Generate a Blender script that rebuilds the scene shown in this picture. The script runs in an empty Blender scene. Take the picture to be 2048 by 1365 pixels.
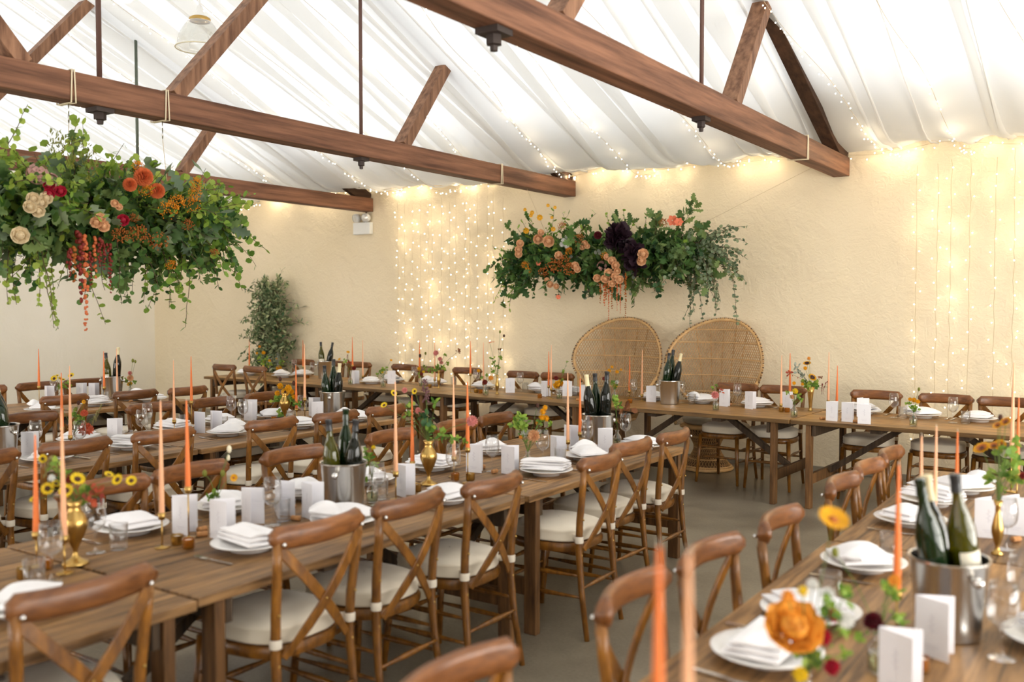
import bpy, math, random
from mathutils import Vector, Matrix
PI=math.pi
S=bpy.context.scene
COL=S.collection
rnd=random.Random(7)

# ------------------------------------------------------------------ camera
cam_d=bpy.data.cameras.new('camera'); cam=bpy.data.objects.new('camera',cam_d); COL.objects.link(cam); S.camera=cam
cam_d.sensor_fit='HORIZONTAL'; cam_d.sensor_width=36.0; cam_d.lens=36.0*1870/2048
cam.location=(0,0,1.75); cam.rotation_euler=(PI/2-math.atan(71.5/1870),0,math.radians(34.0))
cam_d.dof.use_dof=True; cam_d.dof.focus_distance=7.8; cam_d.dof.aperture_fstop=1.7
cam_d.clip_start=0.05; cam_d.clip_end=100
# ------------------------------------------------------------------ world, exposure
W=bpy.data.worlds.new('daylight'); S.world=W; W.use_nodes=True
bg=W.node_tree.nodes['Background']; bg.inputs[0].default_value=(0.93,0.97,1.0,1); bg.inputs[1].default_value=1.36
_nt=W.node_tree; _tc=_nt.nodes.new('ShaderNodeTexCoord'); _sp=_nt.nodes.new('ShaderNodeSeparateXYZ'); _mr=_nt.nodes.new('ShaderNodeMapRange')   # overcast sky: brighter overhead
_mr.inputs[1].default_value=0; _mr.inputs[2].default_value=1; _mr.inputs[3].default_value=0.40; _mr.inputs[4].default_value=1.15
_vs=_nt.nodes.new('ShaderNodeVectorMath'); _vs.operation='SCALE'; _vs.inputs[0].default_value=(0.95,0.98,1.0)
_nt.links.new(_tc.outputs['Generated'],_sp.inputs[0]); _nt.links.new(_sp.outputs['Z'],_mr.inputs[0]); _nt.links.new(_mr.outputs[0],_vs.inputs['Scale']); _nt.links.new(_vs.outputs[0],bg.inputs[0])
S.view_settings.view_transform='Standard'; S.view_settings.look='None'; S.view_settings.gamma=1; S.view_settings.use_curve_mapping=False
S.view_settings.exposure=0.58
S.cycles.use_denoising=True
S.cycles.max_bounces=7; S.cycles.diffuse_bounces=4; S.cycles.use_adaptive_sampling=True; S.cycles.adaptive_threshold=0.08; S.cycles.adaptive_min_samples=18; S.cycles.transparent_max_bounces=24; S.cycles.transmission_bounces=6
S.cycles.caustics_reflective=False; S.cycles.caustics_refractive=False; S.cycles.sample_clamp_indirect=6
# daylight falling through the tall windows of the wall behind the camera
def area(name,loc,rot,sx,sy,power,color=(1,1,1)):
    d=bpy.data.lights.new(name,'AREA'); d.shape='RECTANGLE'; d.size=sx; d.size_y=sy; d.energy=power; d.color=color
    o=bpy.data.objects.new(name,d); o.location=loc; o.rotation_euler=rot; COL.objects.link(o); return o
for i,(x,p) in enumerate(((-11.2,120),(-7.7,50),(-4.2,36),(-0.7,20))):
    area('window_daylight',(x,-2.42,1.55),(-PI/2,0,PI),1.7,2.1,p,(1,0.95,0.88))
# added side light just inside the solid right wall, to brighten the left wall
area('added_side_light',(4.12,3.6,1.45),(0,PI/2,0),2.5,7.4,400,(1,0.97,0.92))

# ------------------------------------------------------------------ materials
def newmat(n):
    m=bpy.data.materials.new(n); m.use_nodes=True; nt=m.node_tree
    return m,nt,nt.nodes['Principled BSDF']
def pm(n,c,rough=0.5,metal=0,spec=0.5,noise=0,nscale=8,bump=0,bscale=40,sheen=0,trans=0,vary=0):
    m,nt,b=newmat(n); b.inputs['Base Color'].default_value=(*c,1); b.inputs['Roughness'].default_value=rough
    b.inputs['Metallic'].default_value=metal; b.inputs['Specular IOR Level'].default_value=spec
    if sheen: b.inputs['Sheen Weight'].default_value=sheen
    tc=nt.nodes.new('ShaderNodeTexCoord')
    if noise:
        no=nt.nodes.new('ShaderNodeTexNoise'); no.inputs['Scale'].default_value=nscale; no.inputs['Detail'].default_value=4
        nt.links.new(tc.outputs['Object'],no.inputs['Vector'])
        mr=nt.nodes.new('ShaderNodeMapRange'); mr.inputs[1].default_value=0.3; mr.inputs[2].default_value=0.7; mr.inputs[3].default_value=1-noise; mr.inputs[4].default_value=1+noise
        nt.links.new(no.outputs['Fac'],mr.inputs[0])
        mx=nt.nodes.new('ShaderNodeVectorMath'); mx.operation='SCALE'; mx.inputs[0].default_value=c
        nt.links.new(mr.outputs[0],mx.inputs['Scale']); nt.links.new(mx.outputs[0],b.inputs['Base Color'])
    if bump:
        n2=nt.nodes.new('ShaderNodeTexNoise'); n2.inputs['Scale'].default_value=bscale; n2.inputs['Detail'].default_value=5
        nt.links.new(tc.outputs['Object'],n2.inputs['Vector'])
        bp=nt.nodes.new('ShaderNodeBump'); bp.inputs['Strength'].default_value=bump; bp.inputs['Distance'].default_value=0.02
        nt.links.new(n2.outputs['Fac'],bp.inputs['Height']); nt.links.new(bp.outputs[0],b.inputs['Normal'])
    return m
def wood(n,c1,c2,stretch=(1,12,12),scale=3,rough=0.45,spec=0.4,rand=0.25,planks=None):
    m,nt,b=newmat(n); b.inputs['Roughness'].default_value=rough; b.inputs['Specular IOR Level'].default_value=spec
    tc=nt.nodes.new('ShaderNodeTexCoord'); mp=nt.nodes.new('ShaderNodeMapping'); mp.inputs['Scale'].default_value=stretch
    oi=nt.nodes.new('ShaderNodeObjectInfo'); nt.links.new(tc.outputs['Object'],mp.inputs['Vector'])
    sc=nt.nodes.new('ShaderNodeVectorMath'); sc.operation='SCALE'; sc.inputs[0].default_value=(9,5,7); nt.links.new(oi.outputs['Random'],sc.inputs['Scale']); nt.links.new(sc.outputs[0],mp.inputs['Location'])
    no=nt.nodes.new('ShaderNodeTexNoise'); no.inputs['Scale'].default_value=scale; no.inputs['Detail'].default_value=7; no.inputs['Roughness'].default_value=0.62
    nt.links.new(mp.outputs[0],no.inputs['Vector'])
    cr=nt.nodes.new('ShaderNodeValToRGB'); cr.color_ramp.elements[0].position=0.33; cr.color_ramp.elements[1].position=0.68
    cr.color_ramp.elements[0].color=(*c1,1); cr.color_ramp.elements[1].color=(*c2,1); nt.links.new(no.outputs['Fac'],cr.inputs[0])
    hv=nt.nodes.new('ShaderNodeHueSaturation'); mr=nt.nodes.new('ShaderNodeMapRange'); mr.inputs[3].default_value=1-rand; mr.inputs[4].default_value=1+rand
    nt.links.new(oi.outputs['Random'],mr.inputs[0]); nt.links.new(mr.outputs[0],hv.inputs['Value']); nt.links.new(cr.outputs[0],hv.inputs['Color'])
    out=hv.outputs[0]
    bp=nt.nodes.new('ShaderNodeBump'); bp.inputs['Strength'].default_value=0.25; bp.inputs['Distance'].default_value=0.005; nt.links.new(no.outputs['Fac'],bp.inputs['Height'])
    if planks:   # plank joints and board-to-board tone along one axis
        ax,wd=planks
        sp=nt.nodes.new('ShaderNodeSeparateXYZ'); nt.links.new(tc.outputs['Object'],sp.inputs[0])
        dv=nt.nodes.new('ShaderNodeMath'); dv.operation='DIVIDE'; dv.inputs[1].default_value=wd; nt.links.new(sp.outputs[ax],dv.inputs[0])
        fl=nt.nodes.new('ShaderNodeMath'); fl.operation='FLOOR'; nt.links.new(dv.outputs[0],fl.inputs[0])
        ad=nt.nodes.new('ShaderNodeMath'); ad.operation='MULTIPLY_ADD'; ad.inputs[1].default_value=31; nt.links.new(oi.outputs['Random'],ad.inputs[0]); nt.links.new(fl.outputs[0],ad.inputs[2])
        wn=nt.nodes.new('ShaderNodeTexWhiteNoise'); wn.noise_dimensions='1D'; nt.links.new(ad.outputs[0],wn.inputs['W'])
        m2=nt.nodes.new('ShaderNodeMapRange'); m2.inputs[3].default_value=0.72; m2.inputs[4].default_value=1.25; nt.links.new(wn.outputs['Value'],m2.inputs[0])
        fr=nt.nodes.new('ShaderNodeMath'); fr.operation='FRACT'; nt.links.new(dv.outputs[0],fr.inputs[0])
        pp=nt.nodes.new('ShaderNodeMath'); pp.operation='PINGPONG'; pp.inputs[1].default_value=0.5; nt.links.new(fr.outputs[0],pp.inputs[0])
        gp=nt.nodes.new('ShaderNodeMapRange'); gp.inputs[1].default_value=0.0; gp.inputs[2].default_value=0.03; gp.inputs[3].default_value=0.25; gp.inputs[4].default_value=1; nt.links.new(pp.outputs[0],gp.inputs[0])
        mu=nt.nodes.new('ShaderNodeMath'); mu.operation='MULTIPLY'; nt.links.new(m2.outputs[0],mu.inputs[0]); nt.links.new(gp.outputs[0],mu.inputs[1])
        vs=nt.nodes.new('ShaderNodeVectorMath'); vs.operation='SCALE'; nt.links.new(out,vs.inputs[0]); nt.links.new(mu.outputs[0],vs.inputs['Scale']); out=vs.outputs[0]
    nt.links.new(out,b.inputs['Base Color']); nt.links.new(bp.outputs[0],b.inputs['Normal'])
    return m
def thin_glass(n,tint=(1,1,1),gloss=0.9,body=None,bodyfac=0):
    m=bpy.data.materials.new(n); m.use_nodes=True; nt=m.node_tree; nt.nodes.clear()
    o=nt.nodes.new('ShaderNodeOutputMaterial'); t=nt.nodes.new('ShaderNodeBsdfTransparent'); t.inputs[0].default_value=(*tint,1)
    g=nt.nodes.new('ShaderNodeBsdfGlossy'); g.inputs['Roughness'].default_value=0.03; g.inputs[0].default_value=(gloss,gloss,gloss,1)
    lw=nt.nodes.new('ShaderNodeLayerWeight'); lw.inputs[0].default_value=0.5
    mr=nt.nodes.new('ShaderNodeMapRange'); mr.inputs[3].default_value=0.045; mr.inputs[4].default_value=1.0; pw=nt.nodes.new('ShaderNodeMath'); pw.operation='POWER'; pw.inputs[1].default_value=2.6; nt.links.new(lw.outputs['Facing'],pw.inputs[0]); nt.links.new(pw.outputs[0],mr.inputs[0])
    mx=nt.nodes.new('ShaderNodeMixShader'); nt.links.new(mr.outputs[0],mx.inputs[0])
    base=t
    if body:
        d=nt.nodes.new('ShaderNodeBsdfDiffuse'); d.inputs[0].default_value=(*body,1); m2=nt.nodes.new('ShaderNodeMixShader'); m2.inputs[0].default_value=bodyfac
        nt.links.new(t.outputs[0],m2.inputs[1]); nt.links.new(d.outputs[0],m2.inputs[2]); base=m2
    nt.links.new(base.outputs[0],mx.inputs[1]); nt.links.new(g.outputs[0],mx.inputs[2]); nt.links.new(mx.outputs[0],o.inputs[0])
    return m
def cloth_trans(n,c,fac):
    m=bpy.data.materials.new(n); m.use_nodes=True; nt=m.node_tree; nt.nodes.clear()
    o=nt.nodes.new('ShaderNodeOutputMaterial'); d=nt.nodes.new('ShaderNodeBsdfDiffuse'); d.inputs[0].default_value=(*c,1)
    t=nt.nodes.new('ShaderNodeBsdfTranslucent'); t.inputs[0].default_value=(*c,1); mx=nt.nodes.new('ShaderNodeMixShader'); mx.inputs[0].default_value=fac
    nt.links.new(d.outputs[0],mx.inputs[1]); nt.links.new(t.outputs[0],mx.inputs[2]); nt.links.new(mx.outputs[0],o.inputs[0]); return m
def leafm(n,c,c2=None,tr=0.3):
    # leaf colour varies from leaf cluster to leaf cluster
    m=bpy.data.materials.new(n); m.use_nodes=True; nt=m.node_tree; nt.nodes.clear()
    o=nt.nodes.new('ShaderNodeOutputMaterial'); d=nt.nodes.new('ShaderNodeBsdfPrincipled'); d.inputs['Roughness'].default_value=0.5; d.inputs['Specular IOR Level'].default_value=0.3
    t=nt.nodes.new('ShaderNodeBsdfTranslucent'); mx=nt.nodes.new('ShaderNodeMixShader'); mx.inputs[0].default_value=tr
    c2=c2 or tuple(v*0.55 for v in c)
    g=nt.nodes.new('ShaderNodeNewGeometry'); cr=nt.nodes.new('ShaderNodeValToRGB'); cr.color_ramp.elements[0].color=(*c2,1); cr.color_ramp.elements[1].color=(*c,1)
    nt.links.new(g.outputs['Random Per Island'],cr.inputs[0]); nt.links.new(cr.outputs[0],d.inputs['Base Color']); nt.links.new(cr.outputs[0],t.inputs[0])
    nt.links.new(d.outputs[0],mx.inputs[1]); nt.links.new(t.outputs[0],mx.inputs[2]); nt.links.new(mx.outputs[0],o.inputs[0]); return m
def emis(n,c,s):
    m=bpy.data.materials.new(n); m.use_nodes=True; nt=m.node_tree; nt.nodes.clear()
    o=nt.nodes.new('ShaderNodeOutputMaterial'); e=nt.nodes.new('ShaderNodeEmission'); e.inputs[0].default_value=(*c,1); e.inputs[1].default_value=s; nt.links.new(e.outputs[0],o.inputs[0]); return m

def plaster(n,c,bump):
    m,nt,b=newmat(n); b.inputs['Roughness'].default_value=0.85; b.inputs['Specular IOR Level'].default_value=0.2
    tc=nt.nodes.new('ShaderNodeTexCoord')
    n1=nt.nodes.new('ShaderNodeTexNoise'); n1.inputs['Scale'].default_value=2.2; n1.inputs['Detail'].default_value=7; n1.inputs['Distortion'].default_value=1.6
    n2=nt.nodes.new('ShaderNodeTexNoise'); n2.inputs['Scale'].default_value=14; n2.inputs['Detail'].default_value=6; n2.inputs['Distortion'].default_value=2.2
    n3=nt.nodes.new('ShaderNodeTexNoise'); n3.inputs['Scale'].default_value=0.9; n3.inputs['Detail'].default_value=3
    for q in (n1,n2,n3): nt.links.new(tc.outputs['Object'],q.inputs['Vector'])
    ad=nt.nodes.new('ShaderNodeMath'); ad.operation='MULTIPLY_ADD'; ad.inputs[1].default_value=0.35
    nt.links.new(n2.outputs['Fac'],ad.inputs[0]); nt.links.new(n1.outputs['Fac'],ad.inputs[2])
    bp=nt.nodes.new('ShaderNodeBump'); bp.inputs['Strength'].default_value=bump; bp.inputs['Distance'].default_value=0.05
    nt.links.new(ad.outputs[0],bp.inputs['Height']); nt.links.new(bp.outputs[0],b.inputs['Normal'])
    cr=nt.nodes.new('ShaderNodeValToRGB'); cr.color_ramp.elements[0].position=0.3; cr.color_ramp.elements[1].position=0.7
    cr.color_ramp.elements[0].color=(c[0]*0.93,c[1]*0.92,c[2]*0.88,1); cr.color_ramp.elements[1].color=(*c,1)
    nt.links.new(n3.outputs['Fac'],cr.inputs[0]); nt.links.new(cr.outputs[0],b.inputs['Base Color'])
    return m
def concrete():
    m,nt,b=newmat('polished_concrete'); b.inputs['Specular IOR Level'].default_value=0.5
    tc=nt.nodes.new('ShaderNodeTexCoord')
    n1=nt.nodes.new('ShaderNodeTexNoise'); n1.inputs['Scale'].default_value=1.1; n1.inputs['Detail'].default_value=8; n1.inputs['Roughness'].default_value=0.65
    n2=nt.nodes.new('ShaderNodeTexNoise'); n2.inputs['Scale'].default_value=60; n2.inputs['Detail'].default_value=3
    for q in (n1,n2): nt.links.new(tc.outputs['Object'],q.inputs['Vector'])
    ad=nt.nodes.new('ShaderNodeMath'); ad.operation='MULTIPLY_ADD'; ad.inputs[1].default_value=0.3; nt.links.new(n2.outputs['Fac'],ad.inputs[0]); nt.links.new(n1.outputs['Fac'],ad.inputs[2])
    cr=nt.nodes.new('ShaderNodeValToRGB'); cr.color_ramp.elements[0].position=0.45; cr.color_ramp.elements[1].position=0.85
    cr.color_ramp.elements[0].color=(0.13,0.108,0.078,1); cr.color_ramp.elements[1].color=(0.30,0.255,0.185,1)
    nt.links.new(ad.outputs[0],cr.inputs[0]); nt.links.new(cr.outputs[0],b.inputs['Base Color'])
    mr=nt.nodes.new('ShaderNodeMapRange'); mr.inputs[3].default_value=0.22; mr.inputs[4].default_value=0.42; nt.links.new(n1.outputs['Fac'],mr.inputs[0]); nt.links.new(mr.outputs[0],b.inputs['Roughness'])
    return m
M_WALL=plaster('cream_plaster',(0.84,0.725,0.535),0.40)
M_WALL2=plaster('pale_plaster',(0.93,0.885,0.80),0.15)
M_FLOOR=concrete()
M_BEAM=wood('old_red_timber',(0.085,0.036,0.020),(0.27,0.125,0.070),(9,.45,9),2.2,0.6,0.25,0.12)
M_STRUT=wood('brown_timber',(0.12,0.055,0.03),(0.36,0.19,0.11),(9,9,1),2.2,0.6,0.25,0.15)
M_CHAIR=wood('chair_wood',(0.095,0.033,0.004),(0.29,0.115,0.014),(3,3,1),9,0.33,0.5,0.15)
M_RAIL=wood('chair_rail_wood',(0.105,0.034,0.008),(0.25,0.092,0.024),(1,8,8),6,0.33,0.5,0.15)
M_TOPY=wood('table_boards',(0.09,0.042,0.013),(0.41,0.22,0.082),(14,1,14),2.6,0.5,0.4,0.12,(0,0.175))
M_TOPX=wood('head_table_boards',(0.16,0.074,0.020),(0.47,0.255,0.080),(1,14,14),2.6,0.45,0.4,0.1,(1,0.172))
M_LEG=wood('table_leg_wood',(0.06,0.028,0.011),(0.22,0.105,0.036),(10,10,1),3,0.6,0.3,0.15)
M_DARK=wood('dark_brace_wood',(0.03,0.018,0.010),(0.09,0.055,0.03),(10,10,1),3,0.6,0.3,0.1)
M_CUSH=pm('cream_cushion',(0.86,0.77,0.62),0.9,noise=0.04,bump=0.1,bscale=300,sheen=0.3)
M_STRAP=pm('cream_strap',(0.82,0.74,0.62),0.9)
M_DRAPE=cloth_trans('white_voile',(0.96,0.955,0.935),0.6)
M_NAP=pm('white_linen',(0.88,0.86,0.87),0.9,noise=0.03,nscale=20,bump=0.15,bscale=200,sheen=0.2)
M_PLATE=pm('white_glaze',(0.82,0.80,0.78),0.18)
M_CARD=pm('white_card',(0.84,0.83,0.87),0.7,noise=0.02)
M_INK=pm('grey_print',(0.62,0.60,0.66),0.8); M_INKR=pm('red_print',(0.5,0.12,0.15),0.8)
M_STEEL=pm('brushed_steel',(0.62,0.60,0.57),0.24,1,noise=0.04,nscale=6)
M_CUT=pm('bright_cutlery',(0.72,0.71,0.69),0.16,1)
M_BRASS=pm('brass',(0.50,0.32,0.10),0.28,1,noise=0.15,nscale=15)
M_IRON=pm('dark_iron',(0.05,0.035,0.03),0.6,0.4)
M_ROD=pm('painted_rod',(0.12,0.06,0.045),0.6,0.2); M_RODG=pm('green_grey_rod',(0.10,0.12,0.09),0.6,0.2)
M_ROPE=pm('cream_rope',(0.75,0.64,0.45),0.95)
M_ORANGE=pm('orange_wax',(0.80,0.19,0.035),0.45,noise=0.05); M_PEACH=pm('peach_wax',(0.86,0.44,0.24),0.45,noise=0.05)
for q in (M_ORANGE,M_PEACH):
    b=q.node_tree.nodes['Principled BSDF']; b.inputs['Subsurface Weight'].default_value=0.0
M_WICK=pm('wick',(0.8,0.72,0.6),0.9)
M_GLASS=thin_glass('clear_glass',(0.97,0.97,0.97))
M_AMBER=thin_glass('amber_glass',(0.75,0.38,0.06),0.9,(0.45,0.2,0.02),0.35)
M_BOTG=thin_glass('green_bottle_glass',(0.05,0.13,0.02),0.8,(0.01,0.035,0.008),0.5)
M_BOTD=thin_glass('dark_bottle_glass',(0.03,0.04,0.02),0.7,(0.008,0.010,0.007),0.75)
M_BOTY=thin_glass('olive_bottle_glass',(0.32,0.30,0.01),0.8,(0.10,0.10,0.006),0.45)
M_FOIL=pm('black_foil',(0.02,0.02,0.022),0.35); M_FOILC=pm('cream_foil',(0.78,0.68,0.42),0.5)
M_LABEL=pm('cream_label',(0.80,0.74,0.60),0.7)
M_CORK=pm('cork',(0.50,0.24,0.09),0.9,noise=0.2,nscale=60)
M_WAX=pm('white_wax',(0.85,0.80,0.70),0.5)
M_WICKER=pm('wicker',(0.52,0.30,0.12),0.6,noise=0.25,nscale=14); M_WICKD=pm('dark_wicker',(0.16,0.085,0.04),0.7)
M_WICKB=pm('wicker_rim',(0.66,0.41,0.18),0.55,noise=0.2,nscale=10)
M_PCUSH=pm('oatmeal_cushion',(0.42,0.36,0.27),0.95)
M_WHITEP=pm('white_plastic',(0.80,0.80,0.78),0.4)
M_LENS=pm('lamp_lens',(0.70,0.68,0.64),0.15,0.3)
M_BULB=emis('fairy_bulb',(1.0,0.86,0.62),13)
M_WIRE=pm('fairy_wire',(0.55,0.42,0.25),0.7)
M_SHADE=thin_glass('ribbed_glass_shade',(0.93,0.93,0.90),0.9,(0.8,0.78,0.72),0.30)
M_STEM=leafm('green_stem',(0.16,0.24,0.05)); M_TWIG=pm('brown_twig',(0.10,0.06,0.03),0.8)
LEAF=dict(leaf=leafm('fresh_leaf',(0.32,0.48,0.07),(0.08,0.19,0.03),0.4),darkleaf=leafm('dark_leaf',(0.06,0.15,0.05),(0.02,0.06,0.025)),
 lime=leafm('lime_leaf',(0.42,0.52,0.09),(0.20,0.32,0.05),0.4),oak=leafm('oak_leaf',(0.24,0.33,0.11),(0.05,0.12,0.035),0.3),
 sage=leafm('sage_leaf',(0.28,0.34,0.20),(0.12,0.18,0.11)),redleaf=leafm('red_leaf',(0.55,0.10,0.04),(0.28,0.05,0.03)),
 brownleaf=leafm('brown_leaf',(0.33,0.13,0.05),(0.14,0.06,0.03)),silverleaf=leafm('silver_leaf',(0.40,0.43,0.36),(0.2,0.23,0.19)),
 vari=leafm('variegated_leaf',(0.46,0.50,0.27),(0.03,0.10,0.035),0.2),deep=leafm('deep_green_leaf',(0.14,0.26,0.06),(0.03,0.09,0.025),0.25),
 olive=leafm('olive_leaf',(0.30,0.30,0.05),(0.14,0.16,0.03)))
def petm(n,c,c2=None): return leafm(n,c,c2 or tuple(v*0.75 for v in c),0.2)
PET=dict(yellow=petm('yellow_petal',(0.88,0.62,0.02)),orange=petm('orange_petal',(0.88,0.38,0.05)),gold=petm('gold_petal',(0.85,0.42,0.01)),
 coral=petm('coral_petal',(0.80,0.20,0.10)),peach=petm('peach_petal',(0.86,0.50,0.27)),pink=petm('pink_petal',(0.80,0.33,0.30)),cream=petm('cream_petal',(0.86,0.70,0.45)),
 burg=petm('burgundy_petal',(0.13,0.012,0.02)),crim=petm('crimson_petal',(0.50,0.02,0.05)),red=petm('dark_red_petal',(0.27,0.035,0.025)),white=petm('white_petal',(0.82,0.82,0.78)),
 rust=petm('rust_petal',(0.50,0.15,0.03)),brick=petm('brick_petal',(0.78,0.20,0.07)),plum=petm('plum_petal',(0.035,0.015,0.025)),mauve=petm('mauve_petal',(0.20,0.09,0.10)),dusty=petm('dusty_pink_petal',(0.50,0.28,0.24)))
M_EYE=pm('dark_flower_centre',(0.06,0.02,0.01),0.9,noise=0.4,nscale=200)
M_BERRY=petm('orange_berry',(0.85,0.33,0.01),(0.6,0.18,0.01))
M_GRASS=leafm('dry_grass',(0.45,0.40,0.18),(0.28,0.25,0.10))
M_TAIL=pm('bunny_tail',(0.72,0.66,0.48),0.95)

# ------------------------------------------------------------------ mesh builder
def basis(d):
    d=Vector(d).normalized(); a=Vector((0,0,1)) if abs(d.z)<0.9 else Vector((1,0,0))
    u=d.cross(a).normalized(); return u,d.cross(u).normalized(),d
class MB:
    def __init__(s): s.v=[]; s.f=[]; s.m=[]; s.mats=[]
    def mi(s,mat):
        if mat not in s.mats: s.mats.append(mat)
        return s.mats.index(mat)
    def add(s,vs,fs,mat):
        n=len(s.v); i=s.mi(mat); s.v+= [tuple(p) for p in vs]; s.f+=[tuple(k+n for k in f) for f in fs]; s.m+=[i]*len(fs)
    def box(s,c,d,mat,rot=None):
        x,y,z=d[0]/2,d[1]/2,d[2]/2; vs=[Vector((a*x,b*y,e*z)) for a in(-1,1) for b in(-1,1) for e in(-1,1)]
        if rot: vs=[rot@p for p in vs]
        s.add([Vector(c)+p for p in vs],[(0,1,3,2),(4,6,7,5),(0,4,5,1),(2,3,7,6),(0,2,6,4),(1,5,7,3)],mat)
    def bar(s,p,q,w,h,mat,up=(0,0,1)):
        p,q=Vector(p),Vector(q); d=(q-p); L=d.length; d.normalize(); u=d.cross(Vector(up)); 
        if u.length<1e-4: u=d.cross(Vector((1,0,0)))
        u.normalize(); n=u.cross(d)
        vs=[]
        for e in(p,q):
            for a,b in((-1,-1),(1,-1),(1,1),(-1,1)): vs.append(e+u*a*w/2+n*b*h/2)
        s.add(vs,[(3,2,1,0),(4,5,6,7),(0,1,5,4),(1,2,6,5),(2,3,7,6),(3,0,4,7)],mat)
    def tube(s,pts,r,mat,n=8,cap=True,sx=1,closed=False):
        pts=[Vector(p) for p in pts]; k=len(pts); rs=r if isinstance(r,(list,tuple)) else [r]*k
        vs=[]; u=None
        for i,p in enumerate(pts):
            if closed: d=pts[(i+1)%k]-pts[i-1]
            else: d=pts[min(i+1,k-1)]-pts[max(i-1,0)]
            if d.length<1e-7: d=Vector((0,0,1))
            d.normalize()
            if u is None: u=basis(d)[0]
            u=(u-d*u.dot(d)); 
            if u.length<1e-5: u=basis(d)[0]
            u.normalize(); w=d.cross(u)
            for j in range(n):
                a=2*PI*j/n; vs.append(p+(u*math.cos(a)*sx+w*math.sin(a))*rs[i])
        fs=[]
        for i in range(k if closed else k-1):
            for j in range(n):
                a=i*n+j;b=i*n+(j+1)%n;c=((i+1)%k)*n+(j+1)%n;e=((i+1)%k)*n+j; fs.append((a,b,c,e))
        if cap and not closed:
            fs.append(tuple(range(n-1,-1,-1))); fs.append(tuple((k-1)*n+j for j in range(n)))
        s.add(vs,fs,mat)
    def lathe(s,prof,mat,n=20,c=(0,0,0),cap=False,ax=None):
        vs=[]; c=Vector(c); 
        if ax is not None: u,w,d=basis(ax)
        for r,z in prof:
            for j in range(n):
                a=2*PI*j/n
                if ax is None: vs.append(c+Vector((r*math.cos(a),r*math.sin(a),z)))
                else: vs.append(c+u*r*math.cos(a)+w*r*math.sin(a)+d*z)
        fs=[]
        for i in range(len(prof)-1):
            for j in range(n): fs.append((i*n+j,i*n+(j+1)%n,(i+1)*n+(j+1)%n,(i+1)*n+j))
        if cap: fs.append(tuple(range(n-1,-1,-1))); fs.append(tuple((len(prof)-1)*n+j for j in range(n)))
        s.add(vs,fs,mat)
    def ball(s,c,r,mat,n=8,m=5,sz=1):
        prof=[(max(r*math.sin(PI*i/m),1e-5),-r*sz*math.cos(PI*i/m)) for i in range(m+1)]; s.lathe(prof,mat,n,c)
    def grid(s,f,nu,nv,mat,thick=0):
        vs=[];fs=[]
        for i in range(nu+1):
            for j in range(nv+1): vs.append(Vector(f(i/nu,j/nv)))
        for i in range(nu):
            for j in range(nv):
                a=i*(nv+1)+j; fs.append((a,a+nv+1,a+nv+2,a+1))
        s.add(vs,fs,mat)
    def petal(s,base,d,nrm,L,w,mat,cup=0.2,tip=0.3):
        # five-sided petal or leaf, folded a little along its middle
        d=Vector(d).normalized(); nrm=Vector(nrm); nrm=(nrm-d*nrm.dot(d)); 
        if nrm.length<1e-4: nrm=basis(d)[0]
        nrm.normalize(); sd=d.cross(nrm); b=Vector(base)
        P=[b, b+d*L*.35+sd*w*.5+nrm*L*cup*.5, b+d*L*.75+sd*w*.42+nrm*L*cup*.9, b+d*L+nrm*L*cup*.8, b+d*L*.75-sd*w*.42+nrm*L*cup*.9, b+d*L*.35-sd*w*.5+nrm*L*cup*.5, b+d*L*.5+nrm*L*cup*.35]
        s.add(P,[(0,1,6),(1,2,6),(2,3,6),(3,4,6),(4,5,6),(5,0,6)],mat)
    def oak(s,base,d,nrm,L,w,mat):
        d=Vector(d).normalized(); nrm=Vector(nrm); nrm=(nrm-d*nrm.dot(d)); 
        if nrm.length<1e-4: nrm=basis(d)[0]
        nrm.normalize(); sd=d.cross(nrm); b=Vector(base)
        prof=[(0,.04),(.18,.34),(.27,.16),(.42,.5),(.52,.24),(.68,.46),(.76,.2),(.92,.22),(1,0)]
        mid=[b+d*L*t+nrm*L*.12*math.sin(t*PI) for t,_ in prof]
        R=[b+d*L*t+sd*w*h+nrm*L*.05*math.sin(t*7) for t,h in prof]; Q=[b+d*L*t-sd*w*h+nrm*L*.05*math.sin(t*7+1) for t,h in prof]
        n=len(prof); vs=mid+R+Q; fs=[]
        for i in range(n-1): fs.append((i,n+i,n+i+1,i+1)); fs.append((i,i+1,2*n+i+1,2*n+i))
        s.add(vs,fs,mat)
    def build(s,name,parent=None,smooth=True,loc=None,bevel=0,sharp=False):
        me=bpy.data.meshes.new(name); me.from_pydata(s.v,[],s.f)
        for q in s.mats: me.materials.append(q)
        me.polygons.foreach_set('material_index',s.m); me.polygons.foreach_set('use_smooth',[smooth]*len(s.f))
        me.update()
        if smooth and sharp: me.set_sharp_from_angle(angle=math.radians(40))
        o=bpy.data.objects.new(name,me); COL.objects.link(o)
        if loc: o.location=loc
        if parent: o.parent=parent
        if bevel:
            b=o.modifiers.new('soft_edges','BEVEL'); b.width=bevel; b.segments=2; b.limit_method='ANGLE'
        return o
def empty(name,loc=(0,0,0),rz=0):
    o=bpy.data.objects.new(name,None); o.location=loc; o.rotation_euler=(0,0,rz); o.empty_display_size=0.1; COL.objects.link(o); return o
REG=[]
def tag(o,desc,cat,group=None,table=None,key=None):
    o['category']=cat; o['label']=desc
    if group: o['group']=group
    if table: REG.append((o,desc,table,key))
    return o
def struct(o): o['kind']='structure'; return o
KIDS={}
def copy_tree(o,parent=None):
    c=o.copy(); COL.objects.link(c)
    if parent: c.parent=parent
    for ch in KIDS.get(o.name) or list(o.children): copy_tree(ch,c)
    return c

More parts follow.
